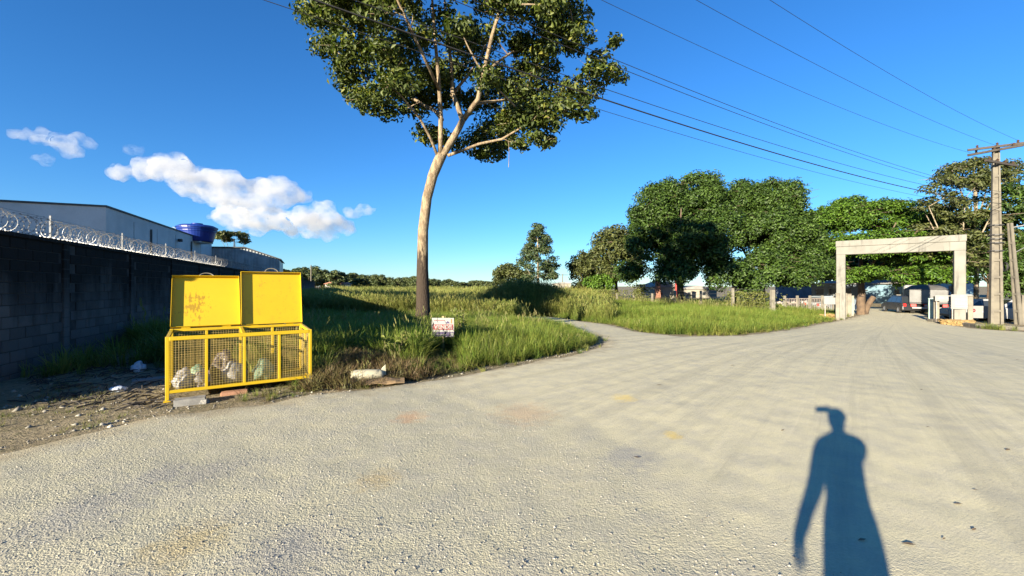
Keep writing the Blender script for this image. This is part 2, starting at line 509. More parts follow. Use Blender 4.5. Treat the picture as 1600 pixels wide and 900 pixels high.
def sdist(poly, X, Y):
    """signed distance to a polygon, positive inside"""
    d = np.full(X.shape, 1e9); ins = np.zeros(X.shape, bool)
    n = len(poly)
    for i in range(n):
        ax, ay = poly[i]; bx, by = poly[(i + 1) % n]
        ex, ey = bx - ax, by - ay
        t = np.clip(((X - ax) * ex + (Y - ay) * ey) / (ex * ex + ey * ey + 1e-12), 0, 1)
        d = np.minimum(d, np.hypot(X - ax - t * ex, Y - ay - t * ey))
        c = ((ay > Y) != (by > Y)) & (X < (bx - ax) * (Y - ay) / (by - ay + 1e-12) + ax)
        ins ^= c
    return np.where(ins, d, -d)

def fnoise(X, Y, s, seed=0):
    r = np.random.default_rng(100 + seed); out = np.zeros(X.shape)
    for k in range(7):
        a = r.uniform(0, 6.28); f = s * r.uniform(0.6, 1.8); ph = r.uniform(0, 6.28)
        out += np.sin((X * math.cos(a) + Y * math.sin(a)) * f + ph + 1.3 * np.sin((X * math.sin(a) - Y * math.cos(a)) * f * 0.7 + ph * 2))
    return out / 7

def zground(X, Y):
    d = sdist(ROAD, X, Y)
    off = np.clip(-d / 3.0, 0, 1)
    return gnp(X, Y) - 0.035 + off * (0.05 * fnoise(X, Y, 1.1, 1) + 0.05)
ground = link('ground', grid_mesh('ground', axis(260, 2.2, 2600), axis(260, 2.2, 2600), zground), M['soil'])
tag(ground, kind='structure')

def zroad(X, Y):
    d = sdist(ROAD, X, Y) + 0.16 * fnoise(X, Y, 2.5, 2) + 0.08 * fnoise(X, Y, 8, 3)
    t = np.clip((d + 0.15) / 0.6, 0, 1)
    e = t * t * (3 - 2 * t)
    rel = 0.012 * fnoise(X, Y, 1.2, 4) + 0.005 * fnoise(X, Y, 7, 5)
    return gnp(X, Y) - 0.09 * (1 - e) + rel * e

def road_mat():
    t = NT('gravel_road'); p = t.pos(); s = t.sep(p)
    big = t.noise(p, 0.35, 5, 0.6); mid = t.noise(p, 3.0, 6, 0.65); fine = t.noise(p, 45, 5, 0.65)
    wob = t.n.new('ShaderNodeTexNoise'); wob.inputs['Scale'].default_value = 7.0; t.link(p, wob.inputs['Vector'])
    pw = t.n.new('ShaderNodeVectorMath'); pw.operation = 'MULTIPLY_ADD'; t.link(wob.outputs['Color'], pw.inputs[0]); pw.inputs[1].default_value = (.25, .25, .25); t.link(p, pw.inputs[2])
    vor = t.new('ShaderNodeTexVoronoi', Scale=30.0); t.link(pw.outputs[0], vor.inputs['Vector'])
    vor2 = t.new('ShaderNodeTexVoronoi', Scale=95.0); t.link(p, vor2.inputs['Vector'])
    # loose gravel in the near left, packed sand towards the gate, with a ragged border between
    ax, ay = G(850, 672); bx, by = G(1150, 815)
    nx, ny = -(by - ay), bx - ax; L = math.hypot(nx, ny); nx /= L; ny /= L
    if nx * 20 + ny * 20 - (nx * ax + ny * ay) < 0: nx, ny = -nx, -ny
    side = t.math('SUBTRACT', t.math('ADD', t.math('MULTIPLY', s[0], nx), t.math('MULTIPLY', s[1], ny)), nx * ax + ny * ay)
    side = t.math('ADD', side, t.math('MULTIPLY', t.math('SUBTRACT', t.noise(p, 0.8, 4), 0.5), 1.6))
    sand = t.ramp(t.math('ADD', t.math('MULTIPLY', side, 0.33), 0.5), [(0.3, 0.0), (0.75, 1.0)])
    # wheel tracks fan out of the gate
    gx, gy = 26.6, 30.0
    rx = t.math('SUBTRACT', s[0], gx); ry = t.math('SUBTRACT', s[1], gy)
    ang = t.math('ARCTAN2', rx, ry)
    rr = t.math('SQRT', t.math('ADD', t.math('MULTIPLY', rx, rx), t.math('MULTIPLY', ry, ry)))
    trk = t.noise(t.comb(t.math('MULTIPLY', t.math('ADD', ang, t.math('MULTIPLY', rr, 0.0025)), 70.0), t.math('MULTIPLY', rr, 0.07)), 1.0, 8, 0.72, 0.25)
    trk2 = t.noise(t.comb(t.math('MULTIPLY', s[0], 0.5), t.math('MULTIPLY', t.math('SUBTRACT', s[1], t.math('MULTIPLY', s[0], 0.42)), 4.0)), 1.0, 6, 0.65)
    col = t.mix(t.ramp(big, [(0.35, 0.0), (0.65, 1.0)]), (0.425, 0.40, 0.283), (0.495, 0.455, 0.312))
    col = t.mix(t.math('MULTIPLY', sand, 0.8), col, (0.605, 0.548, 0.355))
    col = t.mix(t.ramp(mid, [(0.40, 0.0), (0.66, 0.55)]), col, (0.38, 0.36, 0.30))
    tf = t.math('MULTIPLY', t.ramp(trk, [(0.49, 0.0), (0.60, 0.36)]), t.math('ADD', t.math('MULTIPLY', sand, 0.75), 0.25))
    col = t.mix(tf, col, (0.335, 0.31, 0.225))
    col = t.mix(t.math('MULTIPLY', t.ramp(trk, [(0.30, 0.6), (0.44, 0.0)]), sand), col, (0.70, 0.63, 0.43))
    stain = t.ramp(t.noise(p, 0.55, 6, 0.7, 0.5), [(0.62, 0.0), (0.72, 0.5)])
    col = t.mix(stain, col, (0.26, 0.26, 0.25))
    cl = t.ramp(t.noise(t.vscale(p, (1, 1, 1)), 0.33, 6, 0.75), [(0.66, 0.0), (0.72, 0.55)])
    col = t.mix(cl, col, (0.44, 0.34, 0.20))
    # dust of other colours dropped on the road
    for px_, py_, r_, c_ in ((640, 652, .25, (0.50, 0.30, 0.17)), (975, 622, .22, (0.66, 0.50, 0.16)), (1052, 680, .13, (0.66, 0.48, 0.12)), (290, 850, .30, (0.40, 0.32, 0.16)), (820, 645, .5, (0.50, 0.37, 0.23)),
                             (330, 735, .35, (0.27, 0.26, 0.235)), (250, 742, .28, (0.28, 0.27, 0.245)), (990, 716, .35, (0.28, 0.275, 0.255)), (450, 870, .4, (0.29, 0.28, 0.255)), (590, 748, .22, (0.42, 0.33, 0.17)), (130, 800, .45, (0.30, 0.29, 0.265))):
        qx, qy = G(px_, py_)
        ex = t.math('SUBTRACT', s[0], qx); ey = t.math('MULTIPLY', t.math('SUBTRACT', s[1], qy), 0.8)
        dd_ = t.math('SQRT', t.math('ADD', t.math('MULTIPLY', ex, ex), t.math('MULTIPLY', ey, ey)))
        dd_ = t.math('ADD', t.math('DIVIDE', dd_, r_), t.math('MULTIPLY', t.math('SUBTRACT', t.noise(p, 9.0, 5, 0.7), 0.5), 2.4))
        col = t.mix(t.ramp(dd_, [(0.25, 0.62), (1.0, 0.0)]), col, c_)
    ed = t.n.new('ShaderNodeAttribute'); ed.attribute_name = 'v'
    ef = t.math('ADD', ed.outputs['Fac'], t.math('MULTIPLY', t.math('SUBTRACT', t.noise(p, 2.2, 6, 0.7), 0.5), 2.2))
    soil = t.mix(t.noise(p, 16, 5, 0.65), (0.24, 0.195, 0.12), (0.44, 0.375, 0.25))
    col = t.mix(t.ramp(ef, [(0.10, 0.85), (0.75, 0.0)]), col, soil)
    grain = t.mix(fine, (0.50, 0.50, 0.50), (1.38, 1.38, 1.38))
    col = t.mix(t.math('SUBTRACT', 0.75, t.math('MULTIPLY', sand, 0.4)), col, grain, 'MULTIPLY')
    peb = t.math('SUBTRACT', 1.0, vor.outputs['Distance'])
    peb2 = t.math('SUBTRACT', 1.0, vor2.outputs['Distance'])
    patch = t.ramp(t.noise(p, 1.3, 3), [(0.35, 0.15), (0.65, 1.0)])
    hg = t.math('ADD', t.math('MULTIPLY', t.math('MULTIPLY', peb, patch), 0.38), t.math('ADD', t.math('MULTIPLY', peb2, 0.3), t.math('ADD', t.math('MULTIPLY', mid, 1.6), t.math('MULTIPLY', fine, 0.85))))
    hs_ = t.math('ADD', t.math('MULTIPLY', fine, 0.35), t.math('ADD', t.math('MULTIPLY', trk, 2.4), t.math('MULTIPLY', peb2, 0.12)))
    mixh = t.new('ShaderNodeMix', data_type='FLOAT')
    t.link(sand, mixh.inputs[0]); t.link(hg, mixh.inputs[2]); t.link(hs_, mixh.inputs[3])
    hh = t.math('ADD', mixh.outputs[0], t.math('MULTIPLY', trk2, 0.5))
    t.principled(col, 0.95, 0.0, t.bump(hh, 0.5, 0.022), 0.15)
    return t.m
M['road'] = road_mat()
road = link('dirt_road', grid_mesh('dirt_road', axis(430, 2.6, 75), axis(430, 2.6, 66), zroad,
                                   lambda X, Y: sdist(ROAD, X, Y) > -0.7, lambda X, Y: np.clip(sdist(ROAD, X, Y), -1, 3)), M['road'])
tag(road, kind='structure')

# ------------------------------------------------------------------ loose stones, twigs on the road (uncountable)
def pebbles(name, pts, sizes, mat, label, cat):
    n = len(pts)
    base = np.array([(1, 0, 0), (-1, 0, 0), (0, 1, 0), (0, -1, 0), (0, 0, 1), (0, 0, -.5)], float)
    fc = np.array([(0, 2, 4), (2, 1, 4), (1, 3, 4), (3, 0, 4), (2, 0, 5), (1, 2, 5), (3, 1, 5), (0, 3, 5)])
    J = base[None] * rng.uniform(0.6, 1.3, (n, 6, 1)) * np.array([1, 0.8, 0.6]) + rng.normal(0, .12, (n, 6, 3))
    a = rng.uniform(0, 6.28, n); c, s = np.cos(a)[:, None], np.sin(a)[:, None]
    X = J[..., 0] * c - J[..., 1] * s; Y = J[..., 0] * s + J[..., 1] * c
    V = np.stack([X, Y, J[..., 2]], 2) * sizes[:, None, None] + pts[:, None, :]
    Fc = (fc[None] + (np.arange(n) * 6)[:, None, None]).reshape(-1, 3)
    o = link(name, np_mesh(name, V.reshape(-1, 3), Fc, np.repeat(rng.random(n), 6)), mat)
    return tag(o, label, cat, kind='stuff')

def peb_mat():
    t = NT('pebble'); a = t.n.new('ShaderNodeAttribute'); a.attribute_name = 'v'
    t.principled(t.ramp(a.outputs['Fac'], [(0.0, (0.14, 0.13, 0.11)), (0.7, (0.27, 0.255, 0.215)), (1.0, (0.38, 0.355, 0.30))]), 0.9)
    return t.m
M['pebble'] = peb_mat()
def road_z(P): return zroad(P[:, 0], P[:, 1])
n = 26000
rad = 1.6 + 10 * rng.random(n) ** 1.6; az = rng.uniform(-1.0, 0.95, n)
P = np.stack([np.sin(az) * rad, np.cos(az) * rad], 1)
dd = sdist(ROAD, P[:, 0], P[:, 1])
ax_, ay_ = G(850, 672); bx_, by_ = G(1150, 815)
sd_ = (P[:, 0] - ax_) * (by_ - ay_) - (P[:, 1] - ay_) * (bx_ - ax_)
P = P[(dd > -0.2) & ((sd_ > 0) == (((-3 - ax_) * (by_ - ay_) - (3 - ay_) * (bx_ - ax_)) > 0) | (rng.random(n) < 0.06))]
pz = road_z(P)
pebbles('loose_gravel', np.column_stack([P, pz]), 0.0035 + 0.009 * rng.random(len(P)) ** 3, M['pebble'], 'loose grey gravel scattered over the near road', 'gravel')
# ragged stones and crumbs along the road edge by the bin
E = []
for i in range(len(ROAD[:12]) - 1):
    a, b = ROAD[i], ROAD[i + 1]
    for _ in range(int(80 * math.hypot(b[0] - a[0], b[1] - a[1]))):
        t_ = random.random(); w = random.gauss(0.05, 0.38)
        E.append((a[0] + (b[0] - a[0]) * t_ + w * 0.5, a[1] + (b[1] - a[1]) * t_ + w))
E = np.array(E)
ez = np.maximum(zroad(E[:, 0], E[:, 1]), zground(E[:, 0], E[:, 1]))
pebbles('edge_rubble', np.column_stack([E, ez + 0.004]), 0.005 + 0.026 * rng.random(len(E)) ** 4, M['pebble'], 'small stones and crumbs along the road edge', 'rubble')

# dry leaves lying on the road
lv = [(1145, 571, .16), (995, 716, .12), (1223, 673, .09), (1450, 668, .06), (1575, 704, .12), (1497, 788, .1), (1420, 851, .13), (1475, 843, .05), (1103, 811, .03),
      (1125, 820, .03), (1128, 874, .03), (1347, 845, .10), (1524, 767, .06), (1227, 847, .03), (1590, 562, .15), (1030, 602, .15), (617, 692, .05), (780, 740, .04),
      (1522, 829, .08), (1440, 610, .1), (1300, 560, .1)]
V = []; Fc = []
for px, py, s in lv:
    x, y = G(px, py); a = random.uniform(-.6, .6); s *= .62; z = float(zroad(np.array([x]), np.array([y]))[0]) + .006
    ux, uy = math.cos(a), math.sin(a); b = len(V); w = s * .22
    V += [(x - ux * s / 2, y - uy * s / 2, z), (x - uy * w, y + ux * w, z + .006), (x + ux * s / 2, y + uy * s / 2, z + .006), (x + uy * w, y - ux * w, z + .006)]
    Fc += [(b, b + 1, b + 2), (b, b + 2, b + 3)]
M['dry_leaf'] = worn('dry_leaf', (0.12, 0.085, 0.05), (0.20, 0.14, 0.08), 8.0, 0.8, bump=0.1)
tag(link('dry_leaves', np_mesh('dry_leaves', np.array(V), np.array(Fc)), M['dry_leaf']), 'curled brown leaves lying loose on the sandy road', 'leaves', kind='stuff')

# ------------------------------------------------------------------ perimeter wall on the left
WD = Vector((-0.364, 0.931, 0)); WN = Vector((0.931, 0.364, 0)); W0 = Vector((-7.60, 4.73, 0))
WH = 2.59
wang = math.atan2(WD.y, WD.x)
# local frame of the wall: x along, -y faces the road, z up
wall = thing('perimeter_wall', 'long dark mildewed concrete block wall on the left', 'wall', W0, wang)

def wall_mat(bricks):
    t = NT('mildewed_block' + ('_far' if bricks else '')); p = t.pos(); s = t.sep(p)
    rnd = t.n.new('ShaderNodeObjectInfo').outputs['Random']
    al = t.math('ADD', t.math('MULTIPLY', s[0], WD.x), t.math('MULTIPLY', s[1], WD.y))
    q = t.comb(al, t.math('MULTIPLY', s[2], 0.16))
    streak = t.noise(q, 2.2, 6, 0.62)
    cloud = t.noise(p, 0.9, 5, 0.6)
    top = t.math('MULTIPLY', t.math('SUBTRACT', s[2], 1.2), 0.28)
    f = t.ramp(t.math('ADD', t.math('ADD', t.math('MULTIPLY', streak, 0.65), t.math('MULTIPLY', cloud, 0.35)), top), [(0.42, 0.0), (0.72, 1.0)])
    base = t.mix(rnd, (0.078, 0.078, 0.079), (0.118, 0.117, 0.114))
    fn = t.noise(p, 70, 4, 0.6)
    base = t.mix(0.35, base, t.mix(fn, (0.4, 0.4, 0.4), (1.1, 1.1, 1.1)), 'MULTIPLY')
    col = t.mix(f, base, (0.014, 0.014, 0.014))
    h = fn
    if bricks:
        bt = t.new('ShaderNodeTexBrick', Scale=1.0)
        bt.inputs['Brick Width'].default_value = 0.40; bt.inputs['Row Height'].default_value = 0.2; bt.inputs['Mortar Size'].default_value = 0.012
        t.link(t.comb(al, s[2]), bt.inputs['Vector'])
        h = t.math('SUBTRACT', t.math('MULTIPLY', fn, 0.2), t.math('MULTIPLY', bt.outputs['Fac'], 1.0))
        col = t.mix(t.math('MULTIPLY', bt.outputs['Fac'], 0.5), col, (0.06, 0.06, 0.06))
    t.principled(col, 0.95, 0.0, t.bump(h, 0.5, 0.015), 0.15)
    return t.m
M['wall_block'] = wall_mat(False); M['wall_far'] = wall_mat(True)
M['mortar'] = worn('dark_mortar', (0.05, 0.05, 0.05), (0.025, 0.025, 0.025), 3.0, 0.95, bump=0.3)
NB0, NB1 = 1.8, 10.6                      # stretch with separately built blocks (metres along the wall)
def core(x0, x1, name, mat, y0=-0.0):
    mb = MB(); mb.box(x0, x1, y0, 0.15, -0.5, WH - 0.08); return mb.build(name, mat, wall)
core(0, NB0, 'wall_panel', M['wall_far'], -0.013)
core(NB0, NB1, 'wall_core', M['mortar'])
core(NB1, 95, 'wall_panel', M['wall_far'], -0.013)
mb = MB(); mb.cbox(-.1, 95, -0.055, 0.2, WH - 0.08, WH, 0.012); mb.build('coping', M['wall_far'], wall)
pil = [0.15] + [1.55 + 3.05 * k for k in range(30)]
for k, x in enumerate(pil[:14]):
    mb = MB(); mb.cbox(x - .1, x + .1, -0.045, 0.19, -0.5, WH - 0.081, 0.008); mb.build('pilaster', M['wall_far'], wall)
mb = MB(); mb.cbox(0, .388, -0.014, 0.01, 0, .188, 0.006); blk = mb.mesh('wall_block'); blk.materials.append(M['wall_block'])
for r in range(13):
    z = -0.08 + r * 0.2
    x = NB0 + (0.2 if r % 2 else 0.0)
    while x + .39 < NB1 + 0.2:
        if not any(abs(x + .195 - q) < .2 for q in pil):
            o = link('block', blk, None, wall, (x, random.uniform(-.004, .003), z))
        x += 0.4

# razor wire along the top
def razor(x0, x1, pitch, R, name, label):
    t = thing(name, label, 'razor wire', W0 + WD * x0 + Vector((0, 0, WH)), wang)
    pts = []; n_ = 26; loops = int((x1 - x0) / pitch)
    barb = MB()
    for i in range(loops * n_):
        a = 2 * math.pi * i / n_; k = i // n_
        rr = R * (1 + 0.09 * math.sin(k * 1.7) + 0.05 * math.sin(k * 0.61))
        x = pitch * i / n_ + 0.03 * math.sin(a * 0.5 + k)
        p = Vector((x, 0.06 + rr * math.cos(a), rr * 0.98 + 0.02 + rr * math.sin(a)))
        pts.append(p)
        if i % 2 == 0 and x < 22:
            ca, sa = math.cos(a), math.sin(a)
            e = Vector((0.0, ca, sa)); tn = Vector((0.3, -sa, ca)) * 0.026
            barb.add([p + e * .013, p + tn * .8, p - e * .013, p - tn * .8], [(0, 1, 2, 3)])
    mb = MB(); mb.tube(pts, 0.0028, 4); mb.build('coil', M['steel'], t)
    barb.build('barbs', M['steel'], t)
    x = 0.8
    while x < x1 - x0:
        mb = MB(); mb.bar((x, 0.05, 0), (x, 0.05, 0.46), 0.03); mb.build('post', M['steel'], t); x += 3.05
    for zz in (0.1, 0.4):
        mb = MB(); mb.tube([(0, 0.05, zz), (x1 - x0, 0.05, zz)], 0.003, 4); mb.build('strand', M['steel'], t)
razor(0.4, 50, 0.15, 0.17, 'razor_wire', 'coiled razor wire running along the top of the block wall')

# ------------------------------------------------------------------ warehouse behind the wall
C0 = Vector((-19.5, 20.9, 0))
BH = 5.5
wh = thing('warehouse', 'grey rendered warehouse with dark roof edge behind the wall', 'building', C0, wang)
# local: x along WD, y to the left of it (away from the road)
L1 = 18.2
mb = MB(); mb.box(0, L1, 0, 24, -1.0, BH - 0.35); mb.build('wall', M['render_wall'], wh)
mb = MB(); mb.box(-.004, L1 + .004, -.004, 24.004, BH - 0.35, BH - 0.06); mb.build('parapet', M['render_wall'], wh)
mb = MB(); mb.cbox(-.06, L1 + .06, -.06, 24.06, BH - 0.06, BH + 0.03, .01); mb.build('roof_edge', M['roof_trim'], wh)
for x in (5.2, 12.6):
    mb = MB(); mb.tube([(x, -.05, -.5), (x, -.05, BH - 0.5)], .05, 8); mb.build('downpipe', M['roof_trim'], wh)
for x in (3.0, 6.2, 9.4, 15.0):
    mb = MB(); mb.box(x, x + .03, -.006, .01, -.5, BH - .36); mb.build('joint', M['mortar'], wh)
mb = MB(); mb.cbox(10.2, 11.6, -.04, .02, 2.75, 3.35, .01); vent = mb.build('vent', M['roof_trim'], wh)
for k in range(5):
    mb = MB(); mb.box(10.25, 11.55, -.07, -.041, 2.80 + .11 * k, 2.84 + .11 * k); mb.build('louvre', M['dark'], vent)
mb = MB(); mb.cbox(9.6, 9.8, -.3, -.05, BH - .8, BH - .6, .02); mb.build('floodlight', M['dark'], wh)

shA = Vector((-26.9, 38.6, 0)); shB = Vector((-21.9, 41.0, 0)); Ls = (shB - shA).length
shed = thing('metal_shed', 'small gabled shed clad in zinc ribs beside the warehouse', 'shed', shA, math.atan2(shB.y - shA.y, shB.x - shA.x))
prof = [(0, 5.05), (.5 * Ls, 5.12), (Ls, 4.15)]
zt_ = lambda x: float(np.interp(x, [p[0] for p in prof], [p[1] for p in prof]))
for i in range(22):
    x0 = Ls * i / 22; x1 = Ls * (i + 1) / 22
    mb = MB(); mb.add([(x0, 0, -1), (x0 + .17, 0, -1), (x0 + .19, -.05, -1), (x1 - .014, -.05, -1), (x0, 0, zt_(x0)), (x0 + .17, 0, zt_(x0 + .17)), (x0 + .19, -.05, zt_(x0 + .19)), (x1 - .014, -.05, zt_(x1))],
                      [(0, 1, 5, 4), (1, 2, 6, 5), (2, 3, 7, 6)])
    mb.build('cladding_sheet', M['zinc'], shed)
mb = MB(); mb.prism([(0, -1), (Ls, -1), (Ls, 4.1), (.5 * Ls, 5.06), (0, 5.0)], .03, 8); mb.build('wall', M['zinc'], shed)
mb = MB(); mb.prism([(-.1, 5.07), (.5 * Ls, 5.14), (Ls + .15, 4.12), (Ls + .15, 4.2), (.5 * Ls, 5.23), (-.1, 5.15)], -.2, 8.2); mb.build('roof', M['roof_trim'], shed)

tank = thing('water_tank', 'round blue plastic water tank on the warehouse roof', 'water tank', at(308, 378, 34) + Vector((0, 0, 0)), 0)
tz = tank.location.z
mb = MB(); mb.lathe([(1.02, 0), (1.06, .05), (1.22, .75), (1.26, .8), (1.26, .86), (1.30, .9), (1.33, 1.0), (1.33, 1.06)], n=40); mb.build('tank_body', M['tank_blue'], tank, smooth=False)
mb = MB(); mb.lathe([(1.38, 1.05), (1.38, 1.13), (1.1, 1.27), (.4, 1.36), (.38, 1.44), (0.001, 1.46)], n=40); mb.build('lid', M['tank_blue'], tank)
mb = MB(); mb.cbox(-.75, .75, -.75, .75, min(-(tz - BH) + .03, -.1), 0, .02); mb.build('plinth', M['render_wall'], tank)
mb = MB(); mb.tube([(-1.7, 0, -(tz - BH) + .03), (-1.7, 0, 1.1), (-1.9, 0, 1.15)], .03, 6); mb.build('vent_pipe', M['zinc'], tank)

# unseen hall added left of the picture to shade the warehouse end wall
nb = thing('added_shade_hall', 'plain grey unseen hall added left of the picture to shade the warehouse', 'building', (-38, 4, 0), wang)
mb = MB(); mb.box(-8, 6, -5, 9, -1, 11.2); mb.build('wall', M['render_wall'], nb)
mb = MB(); mb.prism([(-8.4, 11.2), (6.4, 11.2), (-1, 12.4)], -5.3, 9.3); mb.build('roof', M['zinc'], nb)

# ------------------------------------------------------------------ yellow refuse cage
BW, BD, BF, BB = 1.94, 0.95, 0.92, 0.96
bl = G(258, 627)
bin_ = thing('refuse_cage', 'yellow wire mesh refuse cage with two lids standing open', 'refuse bin', (bl[0], bl[1], 0.0), math.atan2(.572, .82))
T = .045
def part(name, fn, mat=M['yellow'], parent=None):
    mb = MB(); fn(mb); return mb.build(name, mat, parent or bin_)
for x, y, hgt in ((0, 0, BF), (BW, 0, BF), (0, BD, BB), (BW, BD, BB)):
    def leg(mb, x=x, y=y, hgt=hgt):
        sx = 1 if x == 0 else -1; sy = 1 if y == 0 else -1
        xa, xb = sorted((x, x + sx * T)); ya, yb = sorted((y, y + sy * T))
        mb.cbox(xa, xb, ya, yb, -.02, hgt, .004)
        mb.box(xa - .02, xb + .02, ya - .02, yb + .02, -.02, .004)
    part('leg', leg)
FL = .10
part('bottom_rail', lambda m: m.cbox(T, BW - T, 0.002, T, FL, FL + T, .004))
part('bottom_rail', lambda m: m.cbox(T, BW - T, BD - T, BD - .002, FL, FL + T, .004))
part('bottom_rail', lambda m: m.cbox(.002, T, T, BD - T, FL, FL + T, .004))
part('bottom_rail', lambda m: m.cbox(BW - T, BW - .002, T, BD - T, FL, FL + T, .004))
part('top_rail', lambda m: m.cbox(T, BW - T, -.003, T, BF - .058, BF - .002, .004))
part('top_rail', lambda m: m.cbox(T, BW - T, BD - T, BD - .002, BB - T, BB - .002, .004))
for x in (T / 2, BW / 2, BW - T / 2):
    part('top_rail' if x != BW / 2 else 'cross_rail', lambda m, x=x: m.bar((x, T, BF - .03), (x, BD - T, BB - .03), T - .004, T))
for k in (1, 2, 3):
    x = BW * k / 4
    part('upright', lambda m, x=x: m.cbox(x - .019, x + .019, .003, .036, FL + T, BF - .058, .003))
    part('upright', lambda m, x=x: m.cbox(x - .019, x + .019, BD - .036, BD - .003, FL + T, BB - T, .003))
for x in (.02, BW - .02):
    part('upright', lambda m, x=x: m.cbox(x - .017, x + .017, BD / 2 - .019, BD / 2 + .019, FL + T, BF - .04, .003))
part('floor_sheet', lambda m: m.box(.01, BW - .01, .01, BD - .01, FL + .005, FL + .02), M['yellow'])
def wire_panel(p0, ux, uz, w, h, pitch=.036, r=.0021):
    mb = MB(); p0 = Vector(p0); ux = Vector(ux); uz = Vector(uz)
    k = 1
    while k * pitch < w:
        a = p0 + ux * (k * pitch); mb.bar(a, a + uz * h, r * 2); k += 1
    k = 1
    while k * pitch < h:
        a = p0 + uz * (k * pitch); mb.bar(a, a + ux * w, r * 2); k += 1
    return mb.build('wire_mesh', M['wire'], bin_)
hF = BF - .058 - FL - T; hB = BB - T - FL - T
for k in range(4):
    x0 = T if k == 0 else BW * k / 4 + .019; x1 = BW - T if k == 3 else BW * (k + 1) / 4 - .019
    wire_panel((x0, .018, FL + T), (1, 0, 0), (0, 0, 1), x1 - x0, hF)
    wire_panel((x0, BD - .018, FL + T), (1, 0, 0), (0, 0, 1), x1 - x0, hB)
for x in (.018, BW - .018):
    wire_panel((x, T, FL + T), (0, 1, 0), (0, 0, 1), BD / 2 - T - .02, hF)
    wire_panel((x, BD / 2 + .02, FL + T), (0, 1, 0), (0, 0, 1), BD / 2 - T - .02, hF)
def lid(x0, x1, lean, mat, first):
    L_ = .94; w = x1 - x0; fl = .07
    e = bpy.data.objects.new('lid', None)
    mb = MB(); mb.box(0, w, 0, .004, 0, L_)
    me = mb.mesh('lid'); me.materials.append(mat)
    o = link('lid', me, None, bin_, (x0, BD - .01, BB + .012), (-lean, 0, 0))
    bpy.data.objects.remove(e)
    for a in ((0, .006, -fl, 0, 0, L_), (w - .006, w, -fl, 0, 0, L_), (.006, w - .006, -fl, 0, L_ - .006, L_), (.006, w - .006, -fl * .6, 0, 0, .006)):
        mb = MB(); mb.box(*a); mb.build('flange', M['yellow'], o)
    pts = []
    for k in range(13):
        t_ = math.pi * k / 12
        pts.append((w / 2 - .105 * math.cos(t_), -.02, L_ + .075 * math.sin(t_)))
    mb = MB(); mb.tube(pts, .009, 6); mb.build('handle', M['cream_post'], o)
    for x in (.2, w - .2):
        mb = MB(); mb.tube([(x - .06, -.005, -.008), (x + .06, -.005, -.008)], .011, 8); mb.build('hinge', M['yellow'], o)
lid(.005, BW / 2 - .006, math.radians(28), M['lid_stained'], True)
lid(BW / 2 + .006, BW - .005, math.radians(11), M['yellow'], False)

def bag(label, mat, lx, ly, size, squash=.8, cat='rubbish bag', loc=None, seed=0):
    bm = bmesh.new(); bmesh.ops.create_icosphere(bm, subdivisions=4, radius=1)
    for v in bm.verts:
        d = v.co.normalized()
        k = 1 + .30 * mnoise.noise(d * 1.7 + Vector((seed * 7, 0, 0))) + .16 * mnoise.noise(d * 4.5 + Vector((0, seed * 5, 0))) - .09 * abs(mnoise.noise(d * 9 + Vector((seed, 3, 0))))
        if d.z > .8: k += (d.z - .8) * 1.8
        v.co = Vector((d.x * k * size, d.y * k * size * .9, max(d.z * k, -.72) * size * squash))
    mn = min(v.co.z for v in bm.verts)
    for v in bm.verts: v.co.z -= mn
    me = bpy.data.meshes.new('rubbish_bag'); bm.to_mesh(me); bm.free()
    for p in me.polygons: p.use_smooth = True
    if loc is None:
        loc = bin_matrix @ Vector((lx, ly, FL + .021))
    return tag(link('rubbish_bag', me, mat, None, loc, (0, 0, seed * 1.3)), label, cat)
bin_matrix = Matrix.Translation(bin_.location) @ Matrix.Rotation(math.atan2(.572, .82), 4, 'Z')
bag('crumpled white rubbish bag at the left end of the yellow cage', M['bag_white'], .21, .24, .145, .95, seed=1)
bag('small pale green bag squeezed behind the leftmost white bag', M['bag_green'], .36, .48, .13, 1.15, seed=2)
bag('dark brown rubbish bag at the back of the yellow cage', M['bag_dark'], .72, .66, .19, 1.2, seed=3)
bag('white printed bag lying against the first upright of the cage', M['bag_pink'], .43, .2, .13, .95, seed=4)
bag('plump white rubbish bag in the middle of the cage', M['bag_white'], .86, .34, .165, .95, seed=5)
bag('large pale green rubbish bag right of the cage centre', M['bag_green'], 1.26, .30, .17, .95, seed=6)

# things lying under and beside the cage
def lump(name, label, cat, mat, px, py, dims, rot=0.0, jag=.1, seed=0, group=None, z=None):
    bm = bmesh.new(); bmesh.ops.create_cube(bm, size=1)
    bmesh.ops.subdivide_edges(bm, edges=bm.edges, cuts=3, use_grid_fill=True)
    for v in bm.verts:
        d = v.co.copy(); k = 1 + jag * mnoise.noise(d * 3 + Vector((seed, seed * 2, 0)))
        v.co = Vector((d.x * dims[0] * k, d.y * dims[1] * k, (d.z + .5) * dims[2] * k))
    me = bpy.data.meshes.new(name); bm.to_mesh(me); bm.free()
    x, y = G(px, py)
    zz = max(float(zroad(np.array([x]), np.array([y]))[0]), float(zground(np.array([x]), np.array([y]))[0])) - .01 if z is None else z
    return tag(link(name, me, mat, None, (x, y, zz), (0, 0, rot)), label, cat, group)
lump('concrete_block', 'grey concrete block lying under the front of the yellow cage', 'block', M['block_grey'], 297, 628, (.36, .17, .1), .55, .06, 1)
lump('broken_brick', 'flat reddish brick under the middle of the yellow cage', 'brick', M['brick'], 366, 613, (.34, .12, .06), .6, .1, 2)
lump('concrete_lump', 'small grey lump beside the loose concrete block', 'stone', M['block_grey'], 318, 627, (.1, .08, .07), .2, .3, 3)
lump('foam_board', 'white foam board on the ground left of the yellow cage', 'board', M['white'], 243, 594, (.62, .24, .035), .7, .05, 4)
bag('pale crumpled bag in the dark weeds near the wall', M['bag_blue'], 0, 0, .13, .8, loc=(*G(216, 582), .0), seed=9)
